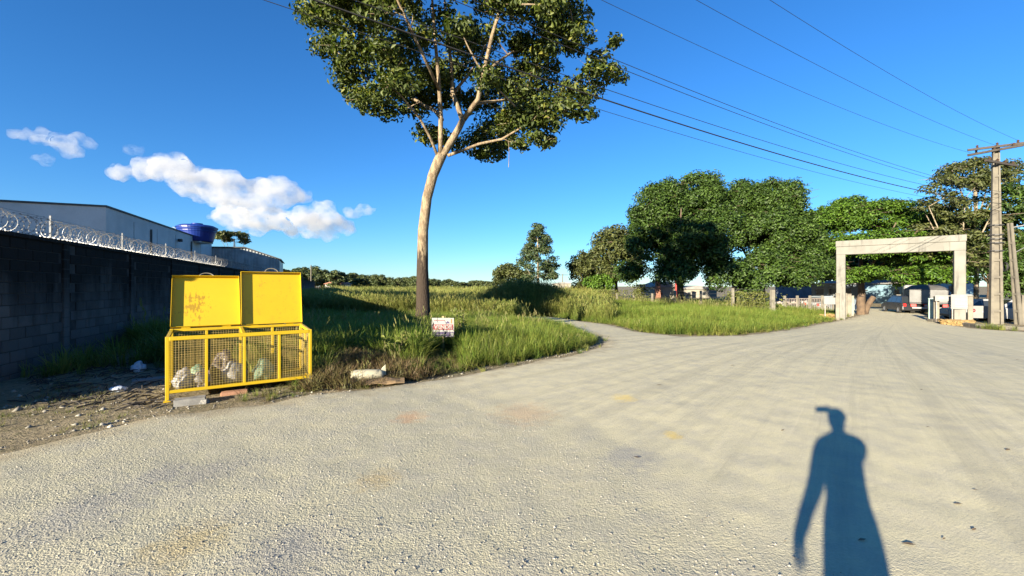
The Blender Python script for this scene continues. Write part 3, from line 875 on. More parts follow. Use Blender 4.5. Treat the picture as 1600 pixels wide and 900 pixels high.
bag('flattened pale bag among the litter in the wall shade', M['bag_blue'], 0, 0, .11, .45, loc=(*G(185, 612), .0), seed=10)
Q = []
sv, sf = [], []
dr = random.Random(17)
mbd = MB()
for _ in range(230):
    px_, py_ = dr.uniform(40, 262), dr.uniform(560, 640)
    x, y = G(px_, py_)
    if (x - W0.x) * WN.x + (y - W0.y) * WN.y < .3: continue
    a_ = dr.uniform(0, 3.14); L_ = dr.uniform(.08, .55) * dr.random() + .06; z0 = float(zground(np.array([x]), np.array([y]))[0]) + .012
    mbd.tube([(x, y, z0), (x + math.cos(a_) * L_ * .5, y + math.sin(a_) * L_ * .5, z0 + dr.uniform(0, .06)), (x + math.cos(a_) * L_, y + math.sin(a_) * L_, z0 + dr.uniform(0, .03))], dr.uniform(.004, .011), 4)
tag(mbd.build('dry_sticks', M['old_wood']), 'dry sticks and twigs strewn over the ground before the wall', 'sticks', kind='stuff')
pts_ = []
for _ in range(300):
    x, y = G(dr.uniform(0, 270), dr.uniform(570, 665))
    if (x - W0.x) * WN.x + (y - W0.y) * WN.y > .3: pts_.append((x, y, float(zground(np.array([x]), np.array([y]))[0])))
pebbles('wall_rubble', np.array(pts_), 0.010 + 0.045 * rng.random(len(pts_)) ** 4, M['pebble'], 'broken stones and crumbs strewn before the block wall', 'rubble')
# pale torn roll and cardboard on the verge right of the cage
rx_, ry_ = G(575, 596)
roll = thing('plastic_roll', 'cream plastic roll lying on the burnt verge', 'roll', (rx_, ry_, .01), .2)
mb = MB(); mb.lathe([(.001, -.28), (.075, -.275), (.095, -.22), (.1, 0), (.092, .2), (.07, .26), (.001, .27)], (0, 0, .1), 18, 'x'); mb.build('roll_body', M['cream_plastic'], roll, smooth=True)
mb = MB(); mb.add([(.17, -.02, .1), (.3, 0, .09), (.29, .02, .27), (.22, .01, .2)], [(0, 1, 2, 3)]); mb.add([(.17, -.01, .1), (.3, .01, .09), (.29, .03, .27), (.22, .02, .2)], [(3, 2, 1, 0)]); mb.build('torn_flap', M['cream_plastic'], roll)
cx_, cy_ = G(598, 598)
bm = bmesh.new(); bmesh.ops.create_grid(bm, x_segments=10, y_segments=6, size=.5)
for v in bm.verts:
    v.co = Vector((v.co.x * .72, v.co.y * .4, .03 + .05 * math.cos(v.co.y * 3) * (1 - abs(v.co.x)) + .02 * mnoise.noise(v.co * 4)))
bmesh.ops.solidify(bm, geom=bm.faces[:], thickness=.006)
me = bpy.data.meshes.new('cardboard_sheet'); bm.to_mesh(me); bm.free()
tag(link('cardboard_sheet', me, M['cardboard'], None, (cx_, cy_, .0), (0.03, 0, .25)), 'bent brown cardboard sheet beside the cream plastic roll', 'cardboard')
lump('plastic_scrap', 'pale crumpled scrap in front of the cream plastic roll', 'scrap', M['cream_plastic'], 557, 598, (.16, .1, .09), .4, .5, 7)

# ------------------------------------------------------------------ for-sale sign
def text_mesh(s, size, bold=0.0):
    cu = bpy.data.curves.new('t', 'FONT'); cu.body = s; cu.size = size; cu.offset = bold; cu.align_x = 'CENTER'; cu.align_y = 'CENTER'
    o = bpy.data.objects.new('t', cu); COL.objects.link(o)
    bpy.context.view_layer.update()
    me = bpy.data.meshes.new_from_object(o.evaluated_get(bpy.context.evaluated_depsgraph_get()))
    bpy.data.objects.remove(o)
    return me
sx_, sy_ = G(692, 553)
sg = thing('for_sale_sign', 'small white, red and purple VENDE sign on a wooden stake', 'sign', (sx_, sy_, g(sx_, sy_)), math.radians(-4))
k_ = sy_ / F
sw, sh_ = 35 * k_, 29.5 * k_
zc = H + (HOR - 511.5) * k_ - g(sx_, sy_)
mb = MB(); mb.cbox(-.028, .03, .004, .034, -.2, zc + sh_ / 2 + .045, .004); mb.build('stake', M['wood'], sg)
mb = MB(); mb.box(-sw / 2, sw / 2, -.004, .003, zc - sh_ / 2, zc + sh_ / 2); bd = mb.build('board', M['white'], sg)
def flat(name, x0, x1, z0, z1, mat, parent, y=-.0062):
    mb = MB(); mb.add([(x0, y, z0), (x1, y, z0), (x1, y, z1), (x0, y, z1)], [(0, 1, 2, 3)]); return mb.build(name, mat, parent)
flat('red_band', -sw * .45, sw * .465, zc - sh_ * .13, zc + sh_ * .16, M['sign_red'], bd)
flat('purple_band', -sw * .5, sw * .5, zc - sh_ * .485, zc - sh_ * .24, M['sign_purple'], bd)
flat('code_patch', sw * .36, sw * .47, zc - sh_ * .46, zc - sh_ * .28, M['white'], bd, -.008)
flat('orange_bar', sw * .36, sw * .42, zc + sh_ * .21, zc + sh_ * .45, M['sign_orange'], bd)
mb = MB(); mb.add([(sw * .13, -.0062, zc + sh_ * .21), (sw * .31, -.0062, zc + sh_ * .21), (sw * .285, -.0062, zc + sh_ * .28), (sw * .22, -.0062, zc + sh_ * .34), (sw * .155, -.0062, zc + sh_ * .28)], [(0, 1, 2, 3, 4)])
mb.build('roof_emblem', M['sign_purple'], bd)
me = text_mesh('VENDE', sh_ * .29, .004)
link('lettering', me, M['white'], bd, (0.004, -.0085, zc + sh_ * .015), (math.radians(90), 0, 0)).scale = (sw * .80 / max(1e-3, max(v.co.x for v in me.vertices) * 2), 1, 1)
for z_, x0, x1, m_ in ((.37, -.40, .05, 'sign_red'), (.30, -.02, .16, 'print_grey'), (-.37, -.30, .14, 'white')):
    x = x0
    while x < x1:
        w_ = random.uniform(.03, .06); flat('print_mark', sw * x, sw * (x + w_ * .75), zc + sh_ * (z_ - .018), zc + sh_ * (z_ + .018), M[m_], bd, -.008); x += w_

# ------------------------------------------------------------------ trees
def leaves(name, P, N, size, aspect, mat, parent, fold=.18, droop=.3):
    n = len(P)
    R = rng.normal(size=(n, 3)); R[:, 2] -= droop
    Tn = np.cross(N, R); Tn /= np.linalg.norm(Tn, axis=1)[:, None] + 1e-9
    B = np.cross(N, Tn)
    L = (size * rng.uniform(.65, 1.35, n))[:, None]; Wd = L * aspect
    V = np.stack([P - Tn * L / 2, P + B * Wd / 2 + N * L * fold, P + Tn * L / 2, P - B * Wd / 2 + N * L * fold], 1).reshape(-1, 3)
    b = np.arange(n) * 4
    Fc = np.concatenate([np.stack([b, b + 1, b + 2], 1), np.stack([b, b + 2, b + 3], 1)])
    return link(name, np_mesh(name, V, Fc, np.repeat(rng.random(n), 4)), mat, parent)

def cluster_leaves(clusters, per, up=.45):
    Ps = []; Ns = []
    for c in clusters:
        x, y, z, rx, ry, rz = c[:6]
        n = int(per * (c[6] if len(c) > 6 else 1.0))
        d = rng.normal(size=(n, 3)); d /= np.linalg.norm(d, axis=1)[:, None]
        r = rng.random(n) ** .38
        r = r * (1 + .25 * np.sin(d[:, 0] * 5 + x) * np.cos(d[:, 1] * 5 + z * 3))
        Ps.append(np.array([x, y, z]) + d * r[:, None] * np.array([rx, ry, rz]))
        nn = d * .9 + rng.normal(0, .5, (n, 3)); nn[:, 2] += up
        Ns.append(nn / (np.linalg.norm(nn, axis=1)[:, None] + 1e-9))
    return np.concatenate(Ps), np.concatenate(Ns)

def tree(name, label, base, stems, clusters, bark, leafm, per=180, lsize=.28, aspect=.45, up=.45, twig=.02, group=None, sides=8, attach_from=.45, cat='tree', limb_r=.07):
    """stems: list of (points relative to base, radii); the first is the trunk"""
    bx, by = base; bz = g(bx, by)
    t = thing(name, label, cat, (bx, by, bz), 0, group)
    mb = MB(); mb.tube(stems[0][0], stems[0][1], 12); mb.build('trunk', bark, t, smooth=True)
    nodes = []
    for pts, rad in stems:
        for a, b in zip(pts[:-1], pts[1:]):
            for q in np.linspace(0, 1, 5): nodes.append(tuple(Vector(a).lerp(Vector(b), q)))
    ztop = max(p[2] for p in nodes)
    nodes = [p for p in nodes if p[2] > attach_from * ztop]
    limb = MB()
    for pts, rad in stems[1:]: limb.tube(pts, [q * .84 for q in rad], sides)
    NA = np.array(nodes)
    order = sorted(range(len(clusters)), key=lambda i: np.min(np.linalg.norm(NA - np.array(clusters[i][:3]), axis=1)))
    for i in order:
        c = np.array(clusters[i][:3])
        dv = c - NA; dist = np.linalg.norm(dv, axis=1) + 1.5 * np.maximum(0, -dv[:, 2])
        k = int(np.argmin(dist)); a = Vector(NA[k]); b = Vector(c)
        L = (b - a).length
        if L < .05: continue
        side = Vector((random.uniform(-1, 1), random.uniform(-1, 1), random.uniform(-.2, .9))) * L * .12
        pts = [a, a.lerp(b, .33) + side, a.lerp(b, .67) + side * .8, b]
        r0 = min(limb_r, .012 + .016 * L)
        limb.tube(pts, [r0, r0 * .8, r0 * .6, twig * .5], 5, cap=False)
        NA = np.concatenate([NA, [tuple(pts[1])], [tuple(pts[2])], [tuple(b)]])
        for _ in range(3):
            e = b + Vector((random.gauss(0, 1) * clusters[i][3], random.gauss(0, 1) * clusters[i][4], random.uniform(-.2, 1) * clusters[i][5])) * .7
            limb.tube([b, b.lerp(e, .5) + Vector((0, 0, .05 * L)), e], [twig, twig * .7, twig * .3], 4, cap=False)
    if limb.v: limb.build('limbs', bark, t, smooth=True)
    P, N = cluster_leaves(clusters, per, up)
    leaves('crown', P, N, lsize, aspect, leafm, t)
    return t

M['leaf_main'] = leaf_mat('leaf_main', (0.013, 0.027, 0.007), (0.088, 0.115, 0.018), .3, (0.26, 0.22, 0.02))
M['leaf_mango'] = leaf_mat('leaf_mango', (0.009, 0.026, 0.006), (0.058, 0.105, 0.014), .22)
M['leaf_bright'] = leaf_mat('leaf_bright', (0.020, 0.056, 0.007), (0.088, 0.165, 0.014), .25)
M['leaf_olive'] = leaf_mat('leaf_olive', (0.022, 0.034, 0.011), (0.092, 0.105, 0.028), .28)
M['leaf_pine'] = leaf_mat('leaf_pine', (0.025, 0.05, 0.02), (0.07, 0.10, 0.035), .2)
M['leaf_far'] = leaf_mat('leaf_far', (0.035, 0.055, 0.025), (0.10, 0.12, 0.04), .25)
M['leaf_vine'] = leaf_mat('leaf_vine', (0.06, 0.08, 0.02), (0.16, 0.17, 0.04), .35)

# --- the tall tree in the middle
TZ = 18.0
tb = ((660 - 800) / F * TZ, TZ)
def tp(px, py, dy=0.0):                   # photograph pixel -> point relative to the tall tree's base
    v = at(px, py, TZ); return (v.x - tb[0], dy, v.z - g(*tb))
k = TZ / F
stems = [
    ([tp(661, 540), tp(661, 480), tp(660, 420), tp(661, 360), tp(667, 310), tp(676, 275), tp(684, 255), tp(690, 242)],
     [.46, .29, .24, .215, .205, .21, .225, .22]),
    ([tp(688, 248), tp(703, 222, .1), tp(716, 200, .1), tp(724, 182, .15)], [.2, .17, .16, .15]),
    ([tp(724, 184, .15), tp(748, 160, -.3), tp(757, 125, -.6), tp(770, 80, -1.0), tp(790, 20, -1.3), tp(800, -60, -1.6)], [.14, .12, .1, .085, .06, .03]),
    ([tp(722, 186, .15), tp(713, 160, .4), tp(704, 135, .6), tp(700, 80, .8), tp(690, 0, 1.0), tp(685, -90, 1.2)], [.13, .115, .1, .08, .06, .03]),
    ([tp(688, 246), tp(689, 215, -.1), tp(690, 185, -.2), tp(688, 130, -.4), tp(683, 60, -.7), tp(678, -40, -1.0)], [.13, .12, .11, .09, .07, .03]),
    ([tp(686, 250), tp(676, 222, -.4), tp(662, 196, -.8), tp(640, 172, -1.3), tp(620, 158, -1.7)], [.075, .065, .055, .045, .03]),
    ([tp(692, 190, -.2), tp(676, 165, .5), tp(655, 150, .9), tp(625, 128, 1.2), tp(590, 105, 1.6), tp(555, 85, 2.0)], [.1, .095, .085, .08, .06, .03]),
    ([tp(700, 243), tp(722, 238, -.2), tp(750, 231, -.5), tp(785, 229, -.9), tp(815, 215, -1.2), tp(850, 195, -1.5)], [.085, .075, .068, .06, .04, .02]),
    ([tp(757, 130, -.6), tp(775, 95, .2), tp(800, 65, .8), tp(850, 40, 1.4)], [.085, .07, .05, .03]),
    ([tp(745, 165, -.2), tp(790, 140, 1.0), tp(850, 120, 1.8), tp(920, 100, 2.3)], [.08, .065, .05, .025]),
    ([tp(702, 140, .6), tp(720, 90, 1.8), tp(740, 40, 2.8), tp(760, -30, 3.6)], [.085, .07, .05, .03]),
    ([tp(690, 150, -.3), tp(665, 100, -1.6), tp(640, 50, -2.6), tp(620, -20, -3.4)], [.08, .065, .05, .03]),
]
cl = []
# outline clusters measured from the photograph (px, py, radius px, depth)
for px, py, r, dy in [(470, -5, 30, 1.0), (500, 20, 30, 0), (505, 62, 28, .5), (525, 85, 34, 1.5), (535, 118, 24, 1.8), (565, 95, 30, -1), (560, 142, 24, 1.0), (590, 150, 24, 1.6),
                      (610, 172, 20, -1.6), (640, 160, 22, -1.4), (625, 135, 24, -1), (660, 198, 22, 0.8), (668, 180, 22, 2.4), (745, 200, 28, 2.6), (765, 212, 22, 2.2), (735, 175, 26, 3.0), (785, 180, 28, 2.4),
                      (600, 50, 36, -2), (640, 20, 34, -2.5), (560, 30, 34, 2), (600, 105, 30, 2.4), (650, 110, 30, 2.8), (655, 70, 34, 3.0), (700, 40, 36, 3.4), (760, 50, 34, 3.4), (745, 100, 30, 3.2),
                      (800, 90, 34, 2.8), (840, 60, 36, 1.2), (875, 35, 34, .8), (900, 15, 28, .4), (895, 60, 24, -.5), (905, 55, 18, 1), (820, 130, 32, 2.2), (850, 100, 32, 1.6), (870, 140, 28, 1.4), (900, 120, 26, 1.0),
                      (935, 105, 26, .6), (958, 112, 20, .2), (940, 80, 20, .6), (962, 60, 13, .2), (925, 135, 18, .8), (840, 160, 28, 2.0), (805, 190, 22, -1.0), (840, 188, 22, -1.2), (880, 190, 22, -1.4),
                      (905, 200, 16, -1.5), (820, 205, 22, -1.2), (860, 208, 18, -1.0), (830, 232, 14, -1.3), (812, 238, 14, -1.0), (845, 240, 12, -1.3), (855, 225, 14, -.4), (800, 150, 28, 3.0), (770, 140, 30, 3.4),
                      (580, -20, 36, 0), (640, -60, 40, -1), (700, -100, 44, 0), (760, -80, 42, 0), (820, -50, 40, -1), (870, -30, 36, 1), (520, -30, 34, 0.5), (690, -40, 40, -3.4), (760, -10, 38, -3.4),
                      (820, 10, 36, -2.6), (610, 0, 36, 3.2), (730, -20, 40, 4.0), (800, 30, 30, -1.6), (720, 10, 28, -4.0), (650, 40, 26, -3.6), (560, 60, 28, -1.6), (785, 60, 22, -2.2), (845, 20, 26, -2.0), (690, 85, 22, 3.6), (620, 80, 24, -2.4)]:
    v = tp(px, py, dy)
    rr = r * k
    cl.append((v[0], v[1], v[2], rr * 1.12, rr * 1.12, rr * .72, (r / 28) ** 2))
    for _ in range(2):                    # ragged outer sprays
        a = random.uniform(0, 6.28)
        cl.append((v[0] + math.cos(a) * rr * 1.1, v[1] + math.sin(a) * rr * 1.1, v[2] + random.uniform(-.5, .3) * rr, rr * .42, rr * .42, rr * .32, .14 * (r / 28) ** 2))
cr_ = random.Random(21)
for _ in range(62):                       # the filled heart of the crown
    px_ = cr_.uniform(560, 890); py_ = cr_.uniform(-60, 185)
    if py_ > 60 + 1.1 * (150 - abs(px_ - 715) * .75): continue
    v = tp(px_, py_, cr_.uniform(-3.6, 3.8)); rr = cr_.uniform(16, 27) * k
    cl.append((v[0], v[1], v[2], rr * 1.15, rr * 1.15, rr * .7, .5))
tall = tree('tall_tree', 'tall spreading tree with pale forked trunk charred at the foot', tb, stems, cl, M['bark_main'], M['leaf_main'], per=470, lsize=.205, aspect=.48, up=.35, twig=.014)
mb = MB(); v0 = tp(795, 232, -1.0); mb.tube([v0, (v0[0] + .02, v0[1], v0[2] - .5), (v0[0], v0[1], v0[2] - 1.05)], .012, 4); mb.build('hanging_twig', M['bark_pale'], tall)

# --- generic crowns
def dome(cx, cy, cz, rx, ry, rz, n, cr, zmin=-.55, flat=.75, fill=.25, seed=0):
    r = np.random.default_rng(seed); out = []
    while len(out) < n:
        d = r.normal(size=3); d /= np.linalg.norm(d)
        if d[2] < zmin: continue
        q = 1.0 if r.random() > fill else r.uniform(.4, .9)
        q *= 1 - .16 * r.random()
        s = cr * r.uniform(.7, 1.3)
        out.append((cx + d[0] * rx * q, cy + d[1] * ry * q, cz + d[2] * rz * q, s, s, s * flat, (s / cr) ** 2))
    return out

def px_tree(name, label, cx, base_py, Z, top, halfw, bark, leafm, n=70, cr=1.1, per=150, lsize=.4, zlow=None, trunk_r=.35, seed=1, flat=.75, fork=True, depth=1.0, up=.5, extra=None, cyl=None, group=None, zmin=-.55, aspect=.42, lobes=None, lobe_flat=.9, dens=.55):
    X = (cx - 800) / F * Z
    gz = g(X, Z); kk = Z / F
    ztop = H + (HOR - top) * kk - gz
    zl = (H + (HOR - (zlow if zlow else top + 60)) * kk - gz)
    rx = halfw * kk; rz = (ztop - zl) * .58; czz = ztop - rz
    r = random.Random(seed)
    stems = [([(0, 0, -.2), (.1, 0, zl * .5), (.0, .1, max(zl, czz * .55)), (.1, 0, czz)], [trunk_r, trunk_r * .8, trunk_r * .65, trunk_r * .35])]
    if fork:
        for q in range(5):
            a = q * 1.257 + r.random()
            s0 = Vector((0, 0, max(zl * .7, czz * .4)))
            e = Vector((math.cos(a) * rx * .7, math.sin(a) * rx * depth * .7, czz + rz * .35))
            stems.append(([tuple(s0), tuple(s0.lerp(e, .4) + Vector((0, 0, -.2))), tuple(e)], [trunk_r * .5, trunk_r * .35, trunk_r * .12]))
    cls = dome(0, 0, czz, rx - cr * .6, (rx - cr * .6) * depth, rz - cr * flat * .6, n, cr, seed=seed, flat=flat, zmin=zmin)
    if lobes:
        cls = []
        for i, (lx, ly, lr, ld) in enumerate(lobes):
            R_ = lr * kk; m_ = max(8, int(dens * 4 * math.pi * R_ * R_ / (cr * cr)))
            cls += dome((lx - cx) * kk, ld, H + (HOR - ly) * kk - gz, R_, R_, R_ * lobe_flat, m_, cr, seed=seed * 31 + i, flat=flat, zmin=-.75, fill=.12)
        extra = None
    if extra: cls += [((ex - cx) * kk, ey, H + (HOR - ez) * kk - gz, er * kk, er * kk, er * kk * flat, 1.0) for ex, ez, er, ey in extra]
    return tree(name, label, (X, Z), stems, cls, bark, leafm, per=per, lsize=lsize, aspect=aspect, up=up, twig=.03, group=group, attach_from=.3)

px_tree('mango_tree', 'big dark domed tree behind the fence posts, left half of the grove', 1062, 481, 50, 268, 88, M['bark_dark'], M['leaf_mango'], n=165, cr=1.15, per=340, lsize=.30, zlow=449, trunk_r=.5, seed=3, aspect=.5, lobes=[(1040, 330, 44, 0), (1095, 307, 38, 1), (1010, 385, 32, -2), (1065, 390, 42, -4), (1120, 360, 38, -1), (1000, 342, 20, -1), (1035, 425, 22, -4), (1100, 430, 20, -5), (985, 425, 17, -1), (1070, 330, 40, 4)],
        extra=[(1005, 330, 22, 0), (1000, 390, 26, -2), (1020, 425, 20, -3), (1075, 415, 24, -4), (990, 420, 18, -1), (1110, 300, 24, 0), (996, 440, 16, -2), (1090, 438, 18, -4), (1118, 440, 18, -4), (1010, 448, 12, -3)])
px_tree('mango_tree', 'rounded green domed tree joined to the right of the dark dome', 1190, 481, 52, 276, 72, M['bark_dark'], M['leaf_mango'], n=140, cr=1.1, per=340, lsize=.30, zlow=452, trunk_r=.45, seed=4, aspect=.5, lobes=[(1165, 313, 33, 1), (1207, 318, 38, 0), (1232, 350, 24, 0), (1172, 368, 36, -3), (1215, 385, 34, -3), (1150, 420, 24, -6), (1188, 427, 24, -6), (1232, 415, 24, -3), (1130, 442, 12, -6)],
        extra=[(1135, 430, 22, -5), (1155, 415, 24, -5), (1180, 425, 20, -5), (1200, 400, 24, -4), (1230, 420, 22, -3), (1170, 440, 16, -5), (1120, 445, 14, -5)])
px_tree('flame_tree', 'wide bright green umbrella tree behind the concrete gate', 1345, 480, 56, 303, 112, M['bark_dark'], M['leaf_bright'], n=240, cr=1.45, per=230, lsize=.34, lobe_flat=.55, lobes=[(1300, 345, 40, 0), (1350, 333, 46, 1), (1402, 340, 42, 0), (1268, 380, 34, -1), (1322, 392, 42, -5), (1382, 397, 42, -5), (1432, 382, 34, -1), (1447, 340, 28, 2), (1255, 425, 24, -3), (1300, 432, 24, -6), (1352, 436, 26, -7), (1402, 432, 24, -6), (1442, 425, 24, -2)], zlow=446, trunk_r=.5, seed=5, flat=.36, zmin=-.6, depth=.8, up=.9, aspect=.45,
        extra=[(1270, 360, 20, -6), (1290, 400, 22, -6), (1350, 420, 22, -6), (1320, 390, 24, -6), (1400, 400, 24, -6), (1260, 420, 20, -4), (1240, 400, 20, -3), (1430, 430, 20, -4), (1285, 440, 14, -5), (1335, 440, 16, -6), (1440, 380, 22, 0), (1465, 410, 20, 0)])
# sparse pale-limbed trees on the right
def sparse(name, label, cx, Z, top, halfw, zl, n, seed, leafm, cr=1.0, per=120, lsize=.42):
    return px_tree(name, label, cx, 480, Z, top, halfw, M['bark_pale'], leafm, n=n, cr=cr, per=per, lsize=lsize, zlow=zl, trunk_r=.3, seed=seed, flat=.5, zmin=-.8, up=.6)
sparse('pale_limbed_tree', 'sparse tree with bare pale branches left of the utility pole', 1500, 48, 262, 62, 420, 70, 6, M['leaf_olive'])
sparse('umbrella_tree', 'tall flat-topped tree rising behind the utility pole', 1525, 60, 243, 56, 300, 46, 7, M['leaf_olive'], cr=1.2, per=110)
sparse('pale_limbed_tree', 'leafy tree at the right edge behind the leaning pole', 1612, 46, 262, 60, 430, 80, 8, M['leaf_mango'], per=130)
px_tree('leafy_tree', 'dense low green tree right of the leaning pole', 1612, 480, 40, 372, 38, M['bark_dark'], M['leaf_mango'], n=50, cr=.8, per=170, lsize=.3, zlow=480, seed=9, zmin=-.9)
px_tree('leafy_tree', 'dense dark tree filling the gap right of the gate', 1490, 480, 62, 330, 70, M['bark_dark'], M['leaf_mango'], n=80, cr=1.3, per=150, lsize=.45, zlow=430, seed=19, zmin=-.6)
for i_, (px_, top_, w_, l_) in enumerate(((1255, 385, 45, 'dark background tree left of the umbrella tree'), (1310, 375, 45, 'dark background tree behind the office'), (1375, 380, 42, 'dark background tree over the gatehouse'),
                                         (1440, 372, 40, 'dark background tree over the blue shed'), (1545, 365, 45, 'dark background tree behind the utility pole'), (1610, 360, 40, 'dark background tree at the right picture edge'))):
    px_tree('background_tree', l_, px_, 470, 82, top_, w_, M['bark_dark'], M['leaf_mango'], n=60, cr=1.9, per=110, lsize=.8, zlow=440, seed=50 + i_, zmin=-.6, aspect=.5)
# trees left of the grove
px_tree('leafy_tree', 'olive leafy tree just left of the big dark dome', 962, 470, 68, 352, 44, M['bark_dark'], M['leaf_olive'], n=70, cr=1.3, per=150, lsize=.5, zlow=440, seed=10, zmin=-.8)
px_tree('leafy_tree', 'smaller round tree at the left end of the grove', 912, 470, 78, 390, 27, M['bark_dark'], M['leaf_olive'], n=45, cr=1.1, per=140, lsize=.5, zlow=448, seed=11, zmin=-.9)
px_tree('shrub', 'bright leafed shrub in front of the small round tree', 935, 470, 66, 428, 26, M['bark_dark'], M['leaf_bright'], n=30, cr=.8, per=110, lsize=.45, zlow=450, seed=12, trunk_r=.1, zmin=-.6, fork=False)
px_tree('bushy_tree', 'low bushy tree left of the lone pine', 797, 470, 76, 414, 32, M['bark_dark'], M['leaf_olive'], n=40, cr=1.0, per=140, lsize=.5, zlow=446, seed=13, zmin=-.8, trunk_r=.15)
px_tree('flat_topped_tree', 'flat-topped tree peeping over the wall beside the water tank', 365, 470, 58, 361, 30, M['bark_dark'], M['leaf_olive'], n=16, cr=.8, per=90, lsize=.4, zlow=385, seed=14, flat=.4, zmin=-.1, trunk_r=.12)
# lone pine
PZ = 72.0; pX = (840 - 800) / F * PZ; pk = PZ / F; pg = g(pX, PZ)
cls = []; pr = random.Random(5)
for i in range(17):
    f_ = i / 16; zz = H + (HOR - (437 - 84 * f_)) * pk - pg
    rad_ = (35 * (1 - f_) ** .75 * (.75 if f_ < .25 else 1.0) + 3) * pk
    for q in range(7 if f_ < .9 else 3):
        a = pr.uniform(0, 6.28); rr = rad_ * pr.uniform(.55, 1.0)
        cls.append((math.cos(a) * rr, math.sin(a) * rr, zz + pr.uniform(-.3, .5), .85, .85, .5, 1.0))
ph = H + (HOR - 352) * pk - pg
tree('pine_tree', 'lone open-crowned pine with thin pale trunk', (pX, PZ), [([(0, 0, -.2), (.1, 0, ph * .4), (0, 0, ph * .75), (.05, 0, ph)], [.24, .2, .12, .03])], cls, M['bark_pale'], M['leaf_pine'], per=75, lsize=.46, aspect=.3, up=.3, twig=.025, attach_from=.15, limb_r=.06)

# far line of trees on the left horizon
fr = random.Random(3)
M['leaf_wood'] = M['leaf_far']
far = []
for i in range(46):
    px = 430 + 345 * (i + fr.random()) / 46
    top_ = np.interp(px, [430, 480, 530, 600, 660, 760], [418, 416, 424, 431, 434, 439]) + fr.uniform(-4, 4)
    far.append((px, top_, fr.uniform(110, 190)))
protos = []
for q in range(4):
    cls = dome(0, 0, 5.0, 2.6, 2.6, 2.6, 26, 1.0, zmin=-.9, seed=40 + q, flat=.65)
    t = tree('distant_tree', 'one of the low green trees along the far left horizon', (0, 0), [([(0, 0, -.5), (.1, 0, 3), (0, 0, 6)], [.22, .16, .05])], cls, M['bark_pale'] if q == 3 else M['bark_dark'], M['leaf_far'], per=70, lsize=.75, up=.5, twig=.03, group='trees along the far left horizon')
    protos.append(t)
for i, (px, top_, Z) in enumerate(far):
    o = protos[i] if i < 4 else copy_tree(protos[i % 4])
    X = (px - 800) / F * Z; gz = g(X, Z)
    hgt = (H + (HOR - top_) * Z / F) - gz
    s = hgt / 8.0
    o.location = (X, Z, gz - .3); o.rotation_euler = (0, 0, fr.uniform(0, 6.28)); o.scale = (s * fr.uniform(1.1, 1.6), s * fr.uniform(1.1, 1.6), s)

# unseen tree added left of the picture to cast shade on the scrub mound
px_off = tree('added_shade_tree', 'leafy unseen tree added outside the picture to shade the scrub mound', (-24.0, -2.4), [([(0, 0, -.2), (0, .1, 4), (.1, 0, 9)], [.35, .28, .12])],
              dome(0, 0, 10.8, 2.7, 2.7, 2.4, 60, 1.0, seed=33, zmin=-.8), M['bark_dark'], M['leaf_mango'], per=120, lsize=.4)

# ------------------------------------------------------------------ grass: tufts scattered over the verges and the field
tuft_col = {}
def tuft(nm, nb, hgt, spread, width, lean, mat, seed, segs=3, head=False):
    r = np.random.default_rng(seed); V = []; Fc = []; A = []
    for _ in range(nb):
        a = r.uniform(0, 6.28); d = spread * math.sqrt(r.random())
        bx, by = d * math.cos(a), d * math.sin(a)
        ta = a + r.normal(0, .7); h_ = hgt * r.uniform(.55, 1.1); ln = lean * r.uniform(.2, 1.3); w = width * r.uniform(.7, 1.3)
        sx, sy = -math.sin(ta), math.cos(ta); b0 = len(V)
        for s in range(segs):
            q = s / segs; o = ln * h_ * q * q; z = h_ * q * (1 - .25 * ln * q)
            ww = w * (1 - q * .55)
            x, y = bx + math.cos(ta) * o, by + math.sin(ta) * o
            V += [(x - sx * ww / 2, y - sy * ww / 2, z), (x + sx * ww / 2, y + sy * ww / 2, z)]; A += [q, q]
            if s: Fc.append((b0 + 2 * s - 2, b0 + 2 * s - 1, b0 + 2 * s + 1, b0 + 2 * s))
        o = ln * h_; V.append((bx + math.cos(ta) * o, by + math.sin(ta) * o, h_ * (1 - .25 * ln))); A.append(1.0)
        Fc.append((b0 + 2 * segs - 2, b0 + 2 * segs - 1, b0 + 2 * segs))
        if head and r.random() < .35:
            p = Vector(V[-1]); b1 = len(V)
            for k_ in range(3):
                c = p + Vector((r.normal(0, .02), r.normal(0, .02), .05 + .05 * k_)); e = .012
                V += [(c.x - e, c.y, c.z), (c.x, c.y + e, c.z + .05), (c.x + e, c.y, c.z), (c.x, c.y - e, c.z - .05)]; A += [1, 1, 1, 1]
                Fc.append((b1 + 4 * k_, b1 + 4 * k_ + 1, b1 + 4 * k_ + 2, b1 + 4 * k_ + 3))
    me = bpy.data.meshes.new(nm); me.from_pydata(V, [], Fc); a_ = me.attributes.new('v', 'FLOAT', 'POINT'); a_.data.foreach_set('value', np.array(A, np.float32))
    me.materials.append(mat)
    return bpy.data.objects.new(nm, me)

def tuft_set(key, objs):
    c = bpy.data.collections.new('tufts_' + key)
    for o in objs: c.objects.link(o)
    tuft_col[key] = c

